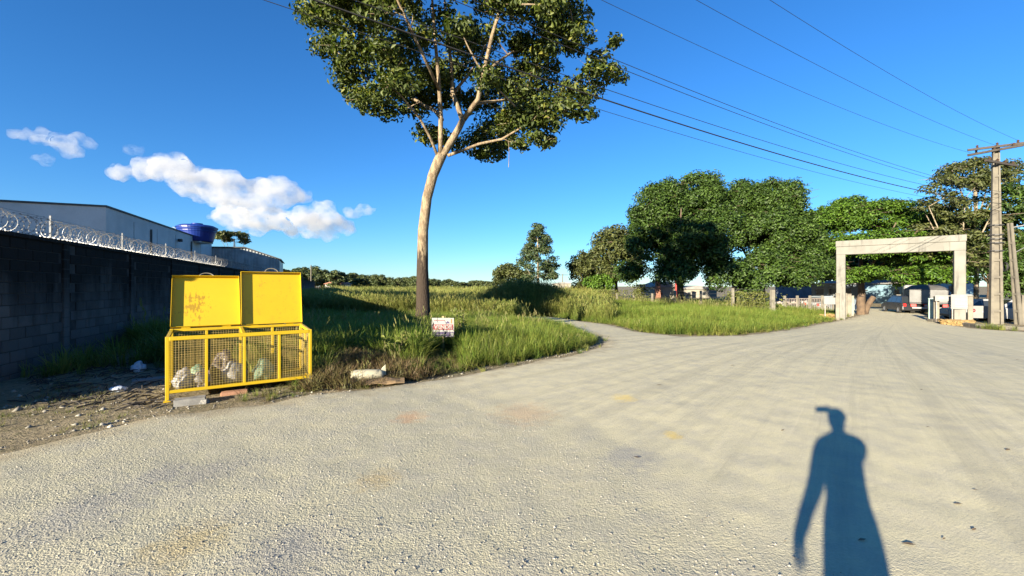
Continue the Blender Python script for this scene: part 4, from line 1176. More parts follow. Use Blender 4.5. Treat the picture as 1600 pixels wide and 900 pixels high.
def scatter(name, key, P, scl, label, cat, tilt=.12):
    n = len(P)
    me = bpy.data.meshes.new(name)
    me.vertices.add(n); me.vertices.foreach_set('co', np.asarray(P, np.float32).ravel())
    a = me.attributes.new('rot', 'FLOAT_VECTOR', 'POINT')
    R = np.stack([rng.normal(0, tilt, n), rng.normal(0, tilt, n), rng.uniform(0, 6.28, n)], 1); a.data.foreach_set('vector', R.astype(np.float32).ravel())
    a = me.attributes.new('scl', 'FLOAT_VECTOR', 'POINT')
    S = np.stack([scl * rng.uniform(.85, 1.15, n), scl * rng.uniform(.85, 1.15, n), scl * rng.uniform(.75, 1.2, n)], 1); a.data.foreach_set('vector', S.astype(np.float32).ravel())
    a = me.attributes.new('idx', 'INT', 'POINT'); a.data.foreach_set('value', rng.integers(0, len(tuft_col[key].objects), n).astype(np.int32))
    o = link(name, me)
    ng = bpy.data.node_groups.new('scatter_' + name, 'GeometryNodeTree')
    ng.interface.new_socket('Geometry', in_out='INPUT', socket_type='NodeSocketGeometry')
    ng.interface.new_socket('Geometry', in_out='OUTPUT', socket_type='NodeSocketGeometry')
    N = ng.nodes; L = ng.links
    gi = N.new('NodeGroupInput'); go = N.new('NodeGroupOutput')
    ci = N.new('GeometryNodeCollectionInfo'); ci.inputs['Collection'].default_value = tuft_col[key]; ci.inputs['Separate Children'].default_value = True; ci.inputs['Reset Children'].default_value = True
    ip = N.new('GeometryNodeInstanceOnPoints'); ip.inputs['Pick Instance'].default_value = True
    def na(nm, ty):
        q = N.new('GeometryNodeInputNamedAttribute'); q.data_type = ty; q.inputs['Name'].default_value = nm
        return [s for s in q.outputs if s.enabled and s.name == 'Attribute'][0]
    er = N.new('FunctionNodeEulerToRotation'); L.new(na('rot', 'FLOAT_VECTOR'), er.inputs[0])
    L.new(gi.outputs[0], ip.inputs['Points']); L.new(ci.outputs[0], ip.inputs['Instance'])
    L.new(er.outputs[0], ip.inputs['Rotation']); L.new(na('scl', 'FLOAT_VECTOR'), ip.inputs['Scale']); L.new(na('idx', 'INT'), ip.inputs['Instance Index'])
    L.new(ip.outputs[0], go.inputs[0])
    md = o.modifiers.new('scatter', 'NODES'); md.node_group = ng
    return tag(o, label, cat, kind='stuff')

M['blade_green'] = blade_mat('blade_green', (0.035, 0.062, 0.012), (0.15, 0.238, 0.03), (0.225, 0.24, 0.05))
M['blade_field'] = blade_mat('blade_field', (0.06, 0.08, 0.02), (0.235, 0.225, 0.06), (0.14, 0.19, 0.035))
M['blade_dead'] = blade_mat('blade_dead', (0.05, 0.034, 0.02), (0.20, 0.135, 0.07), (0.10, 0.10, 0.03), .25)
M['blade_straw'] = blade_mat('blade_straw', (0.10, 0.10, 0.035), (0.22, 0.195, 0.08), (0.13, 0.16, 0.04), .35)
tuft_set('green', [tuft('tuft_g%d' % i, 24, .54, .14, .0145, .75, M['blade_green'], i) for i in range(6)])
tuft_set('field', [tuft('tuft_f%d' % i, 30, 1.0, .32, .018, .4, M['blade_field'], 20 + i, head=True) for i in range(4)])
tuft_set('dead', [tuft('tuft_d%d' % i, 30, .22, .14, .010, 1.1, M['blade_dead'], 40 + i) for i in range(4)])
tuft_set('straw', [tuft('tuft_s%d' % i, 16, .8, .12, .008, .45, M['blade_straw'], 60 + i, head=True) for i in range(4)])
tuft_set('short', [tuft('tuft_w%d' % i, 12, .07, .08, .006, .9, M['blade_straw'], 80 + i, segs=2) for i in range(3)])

def region(n, x0, x1, y0, y1):
    return np.stack([rng.uniform(x0, x1, n), rng.uniform(y0, y1, n)], 1)
def drop(P): return np.column_stack([P, zground(P[:, 0], P[:, 1]) - .01])
def wside(P): return (P[:, 0] - W0.x) * WN.x + (P[:, 1] - W0.y) * WN.y      # distance from the wall, + on the road side
BURN = [G(492, 606), G(560, 603), G(640, 592), G(662, 588), G(648, 578), G(612, 568), G(575, 562), G(530, 564), G(495, 574)]
BARE = [(bl[0] - 6, bl[1] - 5), G(150, 664), G(490, 612), G(490, 590), G(330, 580), G(250, 560), G(215, 545), G(150, 552), (-12.0, 8), (-12, 3)]
binc = bin_matrix @ Vector((BW / 2, BD / 2, 0))

# near verge and the lot up to the side track
P = region(52000, -16, 6, 4.5, 30)
d = sdist(ROAD, P[:, 0], P[:, 1]); ws = wside(P)
dens = np.clip(1.2 - (P[:, 1] - 9) / 22, .3, 1)
ok = (d < -0.10) & (ws > .15) & (rng.random(len(P)) < dens) & (sdist(BURN, P[:, 0], P[:, 1]) < .15) & (sdist(BARE, P[:, 0], P[:, 1]) < 0)
ok &= np.hypot(P[:, 0] - binc.x, P[:, 1] - binc.y) > 1.15
ok &= ~((np.abs(P[:, 0] - sx_ * P[:, 1] / sy_) < .42) & (P[:, 1] > sy_ - 2.9) & (P[:, 1] < sy_ + .12))
ok &= ~((P[:, 0] < -1.8) & (P[:, 0] > -3.3) & (d > -.9))
ok &= (fnoise(P[:, 0], P[:, 1], 1.7, 13) > -.34) | (P[:, 1] > 14)
ok &= (800 + F * P[:, 0] / P[:, 1] > 215) | (P[:, 1] > 12)
P = P[ok]; d = sdist(ROAD, P[:, 0], P[:, 1])
sc = np.where(P[:, 1] > 12.5, .72, 1.0) * np.clip(.6 + (-d) * .36, .55, 1.3) * (1 + .28 * fnoise(P[:, 0], P[:, 1], .9, 7))
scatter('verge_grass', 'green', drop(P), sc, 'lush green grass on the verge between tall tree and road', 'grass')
k_ = rng.random(len(P)) < .018
scatter('verge_seed_grass', 'straw', drop(P[k_]), sc[k_] * .85, 'pale seeding stalks standing among the verge grass', 'grass')
a = rng.uniform(0, 6.28, 70); q = rng.uniform(.35, 1.0, 70)
P = np.stack([tb[0] + q * np.cos(a), tb[1] + q * np.sin(a)], 1)
scatter('trunk_grass', 'green', drop(P), .9 + .5 * rng.random(70), 'taller grass tufts round the foot of the tall tree', 'grass')
# field behind, up to the horizon
n = 26000
yy = 24 + 150 * rng.random(n) ** 1.8; xx = yy * rng.uniform(-.62, .22, n)
P = np.stack([xx, yy], 1)
ok = (sdist(ROAD, P[:, 0], P[:, 1]) < -.4) & (wside(P) > .6)
P = P[ok]
sc = (1.0 + .25 * fnoise(P[:, 0], P[:, 1], .35, 8)) * np.clip(1.05 + (P[:, 1] - 28) / 70, 1.0, 1.75)
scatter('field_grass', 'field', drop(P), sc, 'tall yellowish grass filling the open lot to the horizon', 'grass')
# stragglers and dry bits breaking up the edges of both verges
P = region(60000, -4, 25, 6, 36); d = sdist(ROAD, P[:, 0], P[:, 1])
P = P[(np.abs(P[:, 0] - sx_ * P[:, 1] / sy_) > .4) & (d > -.45) & (d < .28) & (rng.random(len(P)) < .5 * np.clip(.5 - d * 1.4, .08, 1)) & (fnoise(P[:, 0], P[:, 1], 3.1, 14) > -.1)]
scatter('edge_stragglers', 'green', np.column_stack([P, np.maximum(zroad(P[:, 0], P[:, 1]), zground(P[:, 0], P[:, 1]))]), .18 + .25 * rng.random(len(P)), 'short straggling grass along the broken road edges', 'grass', .3)
k_ = rng.random(len(P)) < .4
scatter('edge_straw', 'dead', np.column_stack([P[k_], np.maximum(zroad(P[k_, 0], P[k_, 1]), zground(P[k_, 0], P[k_, 1]))]), .35 + .4 * rng.random(k_.sum()), 'dry straw lying along the broken road edges', 'dead grass', .4)
# burnt verge
P = region(4200, -6, 0, 6, 12)
P = P[(sdist(BURN, P[:, 0], P[:, 1]) > -.12)]
hx, hy = G(556, 588)
lift = .2 * np.exp(-(((P[:, 0] - hx) / 1.0) ** 2 + ((P[:, 1] - hy - .7) / .75) ** 2))
Dd = drop(P); Dd[:, 2] += lift
heap = link('grass_heap', grid_mesh('grass_heap', np.linspace(hx - 2.2, hx + 2.2, 30), np.linspace(hy - 1.2, hy + 2.4, 26),
            lambda X, Y: zground(X, Y) - .03 + .2 * np.exp(-(((X - hx) / 1.0) ** 2 + ((Y - hy - .7) / .75) ** 2)) * (1 + .2 * fnoise(X, Y, 6, 12))), M['soil'])
tag(heap, 'low heap of soil and cut grass on the burnt verge', 'heap')
scatter('dead_grass', 'dead', Dd, 1.0 + .4 * fnoise(P[:, 0], P[:, 1], 2.2, 9), 'flattened brown dead grass on the verge beside the cage', 'dead grass', .3)
P = region(90, -6, 0, 6, 12); P = P[(sdist(BURN, P[:, 0], P[:, 1]) > -.1)]
scatter('burnt_stalks', 'straw', drop(P), .45 + .2 * rng.random(len(P)), 'thin dry stalks sticking up from the dead grass', 'dead grass')
P = region(2600, -3.5, 0, 7, 11); d = sdist(ROAD, P[:, 0], P[:, 1])
P = P[(np.abs(P[:, 0] - sx_ * P[:, 1] / sy_) < .6) & (P[:, 1] < sy_ + .3) & (d < .0) & (sdist(BURN, P[:, 0], P[:, 1]) < .1)]
k_ = rng.random(len(P)) < .55
scatter('sign_foot_straw', 'dead', drop(P[k_]), .5 + .4 * rng.random(k_.sum()), 'trampled brown grass before the sale sign', 'dead grass', .3)
scatter('sign_foot_grass', 'green', drop(P[~k_]), .2 + .28 * rng.random((~k_).sum()), 'short green grass before the sale sign', 'grass', .25)
# thin weeds on the worn ground before the wall and around the cage
P = region(9000, -11, -2, 2.5, 11)
d = sdist(ROAD, P[:, 0], P[:, 1])
P = P[(d < .05) & (wside(P) > .1) & (sdist(BARE, P[:, 0], P[:, 1]) > -.3) & (fnoise(P[:, 0], P[:, 1], 2.6, 10) + .5 * rng.random(len(P)) > .42)]
scatter('sparse_weeds', 'short', drop(P), .6 + .6 * rng.random(len(P)), 'sparse short weeds on the worn ground before the wall', 'weeds')
P = region(700, -12, -4, 4, 13); P = P[(wside(P) > .1) & (wside(P) < 1.0 + 2.5 * (P[:, 1] > 8.6)) & (P[:, 1] > 7.6)]
scatter('wall_weeds', 'green', drop(P), .6 + .6 * rng.random(len(P)), 'dark weeds growing along the foot of the block wall', 'weeds')
# right verge up to the fence
FENCE = [G(1207, 497), (16.9, 42.5), (14.6, 50.5), (12.6, 58)]
P = region(34000, 1, 27, 17, 60)
d = sdist(ROAD, P[:, 0], P[:, 1])
ok = (d < -.12) & (P[:, 0] > 1.5 + (P[:, 1] - 24) * .1) & (P[:, 1] > 17) & (rng.random(len(P)) < np.clip(1.3 - (P[:, 1] - 20) / 40, .35, 1))
P = P[ok]; d = sdist(ROAD, P[:, 0], P[:, 1])
gate_l = G(1322, 498)
P = P[np.hypot(P[:, 0] - gate_l[0] + .8, P[:, 1] - gate_l[1]) > 1.6]; d = sdist(ROAD, P[:, 0], P[:, 1])
sc = np.clip(.7 + (-d) * .22, .6, 1.5) * (1 + .25 * fnoise(P[:, 0], P[:, 1], .8, 11))
scatter('corner_grass', 'green', drop(P), sc, 'bright green grass on the road corner before the fence posts', 'grass')
Q = []
for a, b in zip(FENCE[:-1], FENCE[1:]):
    for _ in range(120):
        t_ = random.random(); Q.append((a[0] + (b[0] - a[0]) * t_ + random.gauss(-.3, .5), a[1] + (b[1] - a[1]) * t_ + random.gauss(0, .4)))
Q = np.array(Q)
scatter('fence_weeds', 'straw', drop(Q), 0.95 + .5 * rng.random(len(Q)), 'tall straw coloured weeds growing through the wire fence', 'weeds')

# upright weeds (leafy) near the sign
def weed(label, px, py, hgt, seed, mat, n=60, w=.22):
    x, y = G(px, py); r = random.Random(seed)
    t = thing('leafy_weed', label, 'weed', (x, y, g(x, y)), 0)
    mb = MB(); P = []; N_ = []
    for q in range(4):
        e = Vector((r.gauss(0, w * .6), r.gauss(0, w * .6), hgt * r.uniform(.7, 1)))
        mb.tube([(0, 0, -.05), tuple(e * .5 + Vector((0, 0, .05))), tuple(e)], [.008, .006, .003], 5)
        for _ in range(n // 4):
            f_ = r.uniform(.25, 1); p = e * f_ + Vector((r.gauss(0, .06), r.gauss(0, .06), r.gauss(0, .03)))
            P.append(p); N_.append((r.gauss(0, .5), r.gauss(0, .5) - .3, .8))
    mb.build('stem', M['bark_dark'], t)
    N_ = np.array(N_); N_ /= np.linalg.norm(N_, axis=1)[:, None]
    leaves('foliage', np.array([tuple(p) for p in P]), N_, .1, .5, mat, t)
M['leaf_weed'] = leaf_mat('leaf_weed', (0.07, 0.10, 0.02), (0.17, 0.19, 0.04), .35)
weed('leafy yellow green weed left of the sale sign', 622, 572, .75, 1, M['leaf_weed'], 110)
weed('dry seedy weed just left of the sale sign', 661, 562, .62, 2, M['leaf_vine'], 90, .16)
weed('tall leafy weed behind the sale sign', 722, 545, 1.25, 3, M['leaf_weed'], 150, .25)

# scrub mound beside the side track
mz = 33.0; mX = (822 - 800) / F * mz
mr = random.Random(8); cls = []
for _ in range(95):
    a = mr.uniform(0, 6.28); q = math.sqrt(mr.random()); X_ = 4.2 * q * math.cos(a); Y_ = 2.6 * q * math.sin(a)
    cls.append((X_, Y_, 2.15 * (1 - q * q) + .15 + mr.uniform(-.15, .2), .6, .6, .45, 1.0))
mt = tree('scrub_mound', 'dark rounded mound of scrub beside the side track', (mX, mz), [([(0, 0, -.2), (.1, 0, .6), (0, .1, 1.2)], [.1, .08, .04])], cls, M['bark_dark'], M['leaf_vine'], per=100, lsize=.2, aspect=.3, cat='scrub', limb_r=.03)
n = 900
a = rng.uniform(0, 6.28, n); q = np.sqrt(rng.random(n))
Pm = np.stack([mX + 4.4 * q * np.cos(a), mz + 2.8 * q * np.sin(a)], 1)
scatter('mound_grass', 'field', np.column_stack([Pm, gnp(Pm[:, 0], Pm[:, 1]) + 1.75 * (1 - q * q)]), .75 + .3 * rng.random(n), 'long grass growing over the scrub mound', 'grass', .3)
# vines on the old fence
def vine(label, px, py, Z, w, h, seed, n=500):
    X = (px - 800) / F * Z
    r = np.random.default_rng(seed); t = thing('climbing_vine', label, 'vine', (X, Z, g(X, Z)), 0)
    P_ = np.stack([r.normal(0, w, n), r.normal(0, .35, n), h * r.random(n) ** .7], 1)
    N_ = r.normal(0, .6, (n, 3)); N_[:, 1] -= .5; N_[:, 2] += .4; N_ /= np.linalg.norm(N_, axis=1)[:, None]
    leaves('foliage', P_, N_, .22, .5, M['leaf_vine'], t)
    mb = MB(); 
    for _ in range(6): mb.tube([(random.gauss(0, w * .4), 0, -.1), (random.gauss(0, w * .6), .1, h * .5), (random.gauss(0, w * .8), 0, h)], .012, 4)
    mb.build('stem', M['bark_dark'], t)
vine('vine tangle climbing the old post near the path bend', 1000, 470, 50, .5, 2.6, 1, 700)
vine('vine mass on the wire left of the tall corner post', 1180, 470, 35.5, .75, 1.9, 2, 900)
vine('creeper over the wire in the middle of the fence', 1148, 470, 38.5, .5, 1.9, 3, 600)
vine('creeper on the far end of the old fence', 950, 470, 56, 1.6, 1.9, 4, 900)

# ------------------------------------------------------------------ old fence with concrete posts
fence = thing('wire_fence', 'old wire fence with pale concrete posts along the side track', 'fence', (FENCE[0][0], FENCE[0][1], 0))
posts = []
for px, top, Z, w in ((1207, 453, 32.7, .30), (1145, 450, 37.5, .22), (1095, 454, 41.5, .2), (1055, 454, 44.5, .26), (1019, 458, 48, .24), (990, 458, 51, .2), (964, 458, 54.5, .22), (941, 458, 58, .22), (922, 459, 61, .2)):
    X = (px - 800) / F * Z; v = Vector((X, Z, 0)) - fence.location; gz = g(X, Z); zt = H + (HOR - top) * Z / F
    mb = MB(); b = w / 2; tp_ = b * .8
    mb.add([(v.x - b, v.y - b, gz - .3), (v.x + b, v.y - b, gz - .3), (v.x + b, v.y + b, gz - .3), (v.x - b, v.y + b, gz - .3),
            (v.x - tp_, v.y - tp_, zt), (v.x + tp_, v.y - tp_, zt), (v.x + tp_, v.y + tp_, zt), (v.x - tp_, v.y + tp_, zt)],
           [(3, 2, 1, 0), (4, 5, 6, 7), (0, 1, 5, 4), (1, 2, 6, 5), (2, 3, 7, 6), (3, 0, 4, 7)])
    mb.build('post', M['cream_post'], fence); posts.append((v, gz, zt))
for q in range(6):
    mb = MB()
    mb.tube([(p.x, p.y - .12, gz + (zt - gz) * (.2 + .155 * q)) for p, gz, zt in posts], .008, 4); mb.build('strand', M['steel'], fence)

# ------------------------------------------------------------------ gate portal
gl = G(1314, 498); gr = G(1499, 505)
gvec = Vector((gr[0] - gl[0], gr[1] - gl[1])); gL = gvec.length; gang = math.atan2(gvec.y, gvec.x)
gz = g(*gl)
gate = thing('concrete_gateway', 'tall plain concrete gateway over the entrance road', 'gateway', (gl[0], gl[1], gz), gang)
gh = H + (HOR - 377) * gl[1] / F - gz
PW = .54
mb = MB(); mb.cbox(-PW / 2, PW / 2, -.3, .3, -.4, gh - 1.0, .03); mb.build('pillar', M['stained'], gate)
mb = MB(); mb.cbox(gL - PW / 2, gL + PW / 2, -.3, .3, -.4, gh - 1.0, .03); mb.build('pillar', M['stained'], gate)
mb = MB(); mb.cbox(-PW / 2 - .004, gL + PW / 2 + .004, -.27, .27, gh - 1.0, gh - .42, .02); mb.build('lower_beam', M['stained'], gate)
mb = MB(); mb.cbox(-PW / 2 - .03, gL + PW / 2 + .03, -.33, .33, gh - .42, gh, .02); mb.build('upper_beam', M['stained'], gate)

def post(name, label, px, py, top, w, mat, cat='post', Z=None, group=None):
    x, y = G(px, py); kk = y / F; h_ = (py - top) * kk
    mb = MB(); mb.cbox(-w / 2, w / 2, -w / 2, w / 2, -.3, h_, .02)
    mb.cbox(-w / 2 - .015, w / 2 + .015, -w / 2 - .015, w / 2 + .015, h_ - .001, h_ + .05, .01)
    return tag(mb.build(name, mat, None, (x, y, g(x, y)), (0, 0, gang)), label, cat, group)
post('gate_post', 'slim cream post before the left gateway pillar', 1309, 499, 459, .24, M['cream_post'])
post('gate_post', 'wider pale post right behind the left gateway pillar', 1319, 495, 459, .36, M['cream_post'])
post('gate_post', 'pale post next to the left sliding gate leaf', 1327, 494, 460, .28, M['cream_post'])
post('gate_post', 'thin pale post carrying the left gate leaf', 1332, 493, 463, .18, M['concrete'])
post('gate_post', 'blue green painted post at the right side of the entrance', 1456, 501, 467, .36, M['pale_green'])
post('gate_post', 'cream post left of the two white notice boards', 1463, 503, 464, .28, M['cream_post'])
post('gate_post', 'cream post between notice boards and red disc board', 1516, 506, 463, .24, M['cream_post'])
post('striped_bollard', 'slim pale yellow bollard in the entrance road', 1404, 488, 461, .3, M['cream_post'], 'bollard')

def rail_fence(name, label, a, b, h_, pitch, mat, cat, post_every=None):
    a = Vector((*a, g(*a))); b = Vector((*b, g(*b))); L = (b - a).length
    t = thing(name, label, cat, a, math.atan2(b.y - a.y, b.x - a.x))
    for z in (.15, h_):
        mb = MB(); mb.bar((0, 0, z), (L, 0, z), .045); mb.build('rail', mat, t)
    k_ = 0
    x = 0.0
    while x <= L:
        mb = MB(); mb.bar((x, 0, .1), (x, 0, h_ + .02), .028); mb.build('bar', mat, t); x += pitch
    if post_every:
        x = 0
        while x <= L + .01:
            mb = MB(); mb.cbox(x - .08, x + .08, -.08, .08, -.2, h_ + .25, .01); mb.build('post', M['cream_post'], t); x += post_every
    return t
fa = G(1226, 492); fb = G(1304, 491)
rail_fence('bar_fence', 'low grey bar fence before the parked motorcycles', fa, fb, 1.35, .16, M['rail'], 'fence', (Vector(fb) - Vector(fa)).length / 4)
ga = G(1334, 493); gb = (ga[0] + .9, ga[1] + 2.2)
rail_fence('gate_leaf', 'open grey bar gate leaf at the left of the entrance', ga, gb, 1.6, .18, M['bluegreen'], 'gate')
ga = G(1484, 501); gb = G(1507, 503)
rail_fence('gate_leaf', 'pale green bar gate leaf under the notice boards', ga, gb, 1.25, .22, M['pale_green'], 'gate')

def board(name, label, x0, x1, y0, y1, Z, mat, rot, legs=True, marks=(), cat='sign'):
    cx, cz = (x0 + x1) / 2, (y0 + y1) / 2; c = at(cx, cz, Z); kk = Z / F
    gz_ = g(c.x, c.y); w = (x1 - x0) * kk / max(.3, math.cos(rot)); h_ = (y1 - y0) * kk
    t = thing(name, label, cat, (c.x, c.y, gz_), rot); zc_ = c.z - gz_
    mb = MB(); mb.cbox(-w / 2, w / 2, -.02, .02, zc_ - h_ / 2, zc_ + h_ / 2, .006); b_ = mb.build('panel', mat, t)
    if legs:
        for s in (-.42, .42):
            mb = MB(); mb.cbox(s * w - .03, s * w + .03, .021, .07, -.2, zc_ + h_ * .3, .005); mb.build('leg', M['rail'], t)
    for (u0, u1, v0, v1, m_) in marks:
        mb = MB(); mb.add([(w * (u0 - .5), -.024, zc_ + h_ * (.5 - v1)), (w * (u1 - .5), -.024, zc_ + h_ * (.5 - v1)), (w * (u1 - .5), -.024, zc_ + h_ * (.5 - v0)), (w * (u0 - .5), -.024, zc_ + h_ * (.5 - v0))], [(0, 1, 2, 3)])
        mb.build('print_mark', M[m_], b_)
    return t, b_, w, h_, zc_
mk = [(.42, .58, .10, .17, 'print_grey'), (.46, .54, .06, .12, 'print_grey')]
rr_ = random.Random(2)
for v in (.30, .36, .50, .62, .68, .80):
    u = .2
    while u < .8:
        q = rr_.uniform(.05, .12); mk.append((u, u + q * .8, v, v + .035, 'print_grey')); u += q
board('notice_board', 'tall white notice board with grey lines of print by the gateway', 1491, 1514, 460, 483, 27.8, M['white'], gang * .6, True, mk)
board('notice_board', 'small white notice board with a dark emblem left of the tall board', 1466, 1490, 461.5, 470.5, 28.6, M['white'], gang * .6, True,
      [(.16, .40, .42, .62, 'print_grey'), (.22, .33, .28, .42, 'print_grey'), (.5, .58, .4, .5, 'print_grey'), (.6, .88, .55, .65, 'print_grey')])
board('blank_board', 'blank white board on the bar fence left of the gateway', 1290, 1308, 465, 475.5, 31.8, M['white'], gang * .5, True)
t_, b_, w_, h_, z_ = board('entry_board', 'white board with a red disc beside the utility pole', 1517, 1543, 478, 497, 28.4, M['white'], gang * .5, True, [(.62, .76, .45, .52, 'print_grey')])
mb = MB(); mb.lathe([(.001, -.026), (h_ * .15, -.026)], (-w_ * .27, 0, z_ + h_ * .12), 20, 'y'); mb.build('red_disc', M['sign_red'], b_)
mb = MB(); mb.box(-w_ * .27 - h_ * .1, -w_ * .27 + h_ * .1, -.031, -.028, z_ + h_ * .10, z_ + h_ * .14); mb.build('white_bar', M['white'], b_)

# ochre rocks and kerb at the entrance
for i, (px, py, w, l) in enumerate(((1293, 496, .9, 'left ochre rock at the foot of the blank white board'), (1302, 496.5, .7, 'right ochre rock at the foot of the blank white board'))):
    lump('ochre_rock', l, 'rock', M['rock_yellow'], px, py, (w, .5, .28), .3 * i, .5, 20 + i)
for i, (px, py, w, l) in enumerate(((1482, 506, .8, 'leftmost ochre rock on the right entrance kerb'), (1494, 507, .9, 'middle ochre rock on the right entrance kerb'), (1508, 508, 1.0, 'rightmost ochre rock on the right entrance kerb'))):
    lump('ochre_rock', l, 'rock', M['rock_yellow'], px, py, (w, .5, .3), -.4 + .3 * i, .5, 30 + i)
ka, kb, kc = G(1452, 502), G(1530, 512), G(1640, 517)
kerb = thing('stone_kerb', 'low rough stone kerb curving round the poles', 'kerb', (ka[0], ka[1], 0))
kp = [ka, ((ka[0] + kb[0]) / 2 + .1, (ka[1] + kb[1]) / 2 - .4), kb, ((kb[0] + kc[0]) / 2, (kb[1] + kc[1]) / 2 - .15), kc]
samp = []
for a, b in zip(kp[:-1], kp[1:]):
    n_ = max(2, int(math.hypot(b[0] - a[0], b[1] - a[1]) / .55))
    for q in range(n_): samp.append((a[0] + (b[0] - a[0]) * q / n_, a[1] + (b[1] - a[1]) * q / n_))
for a, b in zip(samp[:-1], samp[1:]):
    an = math.atan2(b[1] - a[1], b[0] - a[0]); L = math.hypot(b[0] - a[0], b[1] - a[1])
    mb = MB(); mb.cbox(0, L * .95, -.13, .13, -.2, .2 + random.uniform(-.05, .05), .03)
    mb.build('kerb_stone', M['old_concrete'], kerb, (a[0] - ka[0], a[1] - ka[1], g(*a)), (random.uniform(-.05, .05), 0, an))

# ------------------------------------------------------------------ utility poles and wires
pb = G(1556, 507)
pg_ = g(*pb); ptop = H + (HOR - 228) * pb[1] / F - pg_
def concrete_pole(name, label, loc, hgt, wb, wt, rotz, tilt=(0, 0)):
    t = thing(name, label, 'utility pole', loc, rotz); t.rotation_euler = (tilt[0], tilt[1], rotz)
    for s in (-1, 1):                     # two flanges joined by rungs, open web between
        mb = MB()
        vs = []
        for z, w in ((-.5, wb), (hgt, wt)):
            y = s * w * .42; d_ = w * .13
            vs += [(-w * .36, y - d_, z), (w * .36, y - d_, z), (w * .36, y + d_, z), (-w * .36, y + d_, z)]
        mb.add(vs, [(3, 2, 1, 0), (4, 5, 6, 7), (0, 1, 5, 4), (1, 2, 6, 5), (2, 3, 7, 6), (3, 0, 4, 7)]); mb.build('flange', M['old_concrete'], t)
    mb = MB(); vs = []
    for z, w in ((-.5, wb), (hgt, wt)):
        vs += [(-w * .1, -w * .30, z), (w * .1, -w * .30, z), (w * .1, w * .30, z), (-w * .1, w * .30, z)]
    mb.add(vs, [(3, 2, 1, 0), (4, 5, 6, 7), (0, 1, 5, 4), (1, 2, 6, 5), (2, 3, 7, 6), (3, 0, 4, 7)]); mb.build('web', M['old_concrete'], t)
    z = .8
    while z < hgt - .3:
        w = wb + (wt - wb) * z / hgt
        mb = MB(); mb.box(-w * .33, w * .33, -w * .288, w * .288, z, z + .12); mb.build('rung', M['old_concrete'], t); z += 1.05
    return t
prot = math.radians(62)
pole = concrete_pole('utility_pole', 'tall concrete utility pole with two wooden crossarms', (pb[0], pb[1], pg_), ptop, .54, .27, prot)
ca = Matrix.Rotation(-prot, 4, 'Z')
def crossarm(z, half, ang, nins):
    mb = MB(); d_ = Vector((math.cos(ang), math.sin(ang), 0)); n_ = Vector((-d_.y, d_.x, 0))
    off = n_ * -.26
    a = ca @ (off - d_ * half); b = ca @ (off + d_ * half)
    a.z = z; b.z = z
    mb.bar(a, b, .11, .13); arm = mb.build('crossarm', M['old_wood'], pole)
    for q in range(nins):
        p = a.lerp(b, (q + .5) / nins); m2 = MB(); m2.lathe([(.03, .06), (.07, .09), (.04, .14), (.075, .18), (.03, .24), (.001, .26)], (p.x, p.y, z), 10); m2.build('insulator', M['insulator'], arm)
crossarm(ptop - .1, 1.3, math.radians(-35), 3)
crossarm(ptop - .32, 1.2, math.radians(-60), 3)
crossarm(ptop - 1.15, 1.75, math.radians(20), 4)
for z in (4.6, 5.1, 5.35, 5.6, 6.2):
    m2 = MB(); m2.lathe([(.36, -.03), (.36, .03)], (0, 0, z), 14); m2.build('band', M['dark'], pole)
m2 = MB(); m2.lathe([(.28, -.05), (.30, 0), (.28, .05), (.25, 0), (.28, -.05)], (0, -.42, 3.6), 16, 'y'); m2.build('cable_coil', M['black_cable'], pole)
m2 = MB(); m2.cbox(.3, .5, -.2, 0, 3.9, 4.3, .02); m2.build('meter_box', M['dark'], pole)
lb = G(1592, 508)
lean = concrete_pole('leaning_pole', 'thinner leaning concrete pole with street lamp arm', (lb[0], lb[1], g(*lb)), 6.3, .30, .20, 0.0, (0, math.radians(-5)))
m2 = MB(); m2.tube([(0, 0, 6.0), (.9, -.8, 6.15), (2.2, -1.9, 6.2)], .045, 8); m2.build('lamp_arm', M['steel'], lean)
m2 = MB(); m2.cbox(2.1, 2.6, -2.3, -1.8, 6.12, 6.26, .03); m2.build('lamp_head', M['white'], lean)
m2 = MB(); m2.tube([(0, 0, 4.4), (.9, -.8, 5.2), (1.7, -1.5, 6.1)], .025, 6); m2.build('brace', M['steel'], lean)
post('stub_post', 'short rough concrete post at the right edge', 1603, 508, 462, .4, M['old_concrete'])

WDIR = Vector((-.87, -.5, 0)).normalized(); WL = 50.0
P0 = Vector((pb[0], pb[1], 0)) + WDIR * WL
gz0 = 0.0
far_pole = concrete_pole('utility_pole', 'matching concrete utility pole standing outside the picture', (P0.x, P0.y, gz0), 13.6, .78, .36, prot)
def wire(label, zpole, lat, px, py, r, mat=M['black_cable'], sag=.0016):
    n_ = Vector((-WDIR.y, WDIR.x, 0))
    A = Vector((pb[0], pb[1], pg_ + zpole)) + n_ * lat
    m_ = (px - 800) / F
    t_ = (A.x - m_ * A.y) / (m_ * WDIR.y - WDIR.x)
    B = A + WDIR * t_; B.z = H + (HOR - py) / F * B.y
    k_ = (B.z - A.z - sag * t_ * (t_ - WL)) / t_
    pts = []
    for q in range(61):
        s = WL * q / 60; p = A + WDIR * s; p.z = A.z + k_ * s + sag * s * (s - WL); pts.append(p - A)
    mb = MB(); mb.tube(pts, r, 5)
    return tag(mb.build('overhead_wire', mat, None, A), label, 'wire')
wire('topmost thin wire reaching the pole top from the upper right sky', ptop + .1, .9, 1203, 0, .007)
wire('second thin wire from the top crossing the blue sky', ptop - .05, .1, 1088, 0, .007)
wire('third thin wire from the top crossing the blue sky', ptop - .15, -1.1, 940, 0, .007)
wire('upper wire of the close pair below the three high wires', ptop - 2.9, .2, 985, 103, .008)
wire('lower wire of the close pair below the three high wires', ptop - 3.1, .3, 985, 113, .008)
wire('thin wire just above the thick black cable', ptop - 3.4, .5, 940, 137, .008)
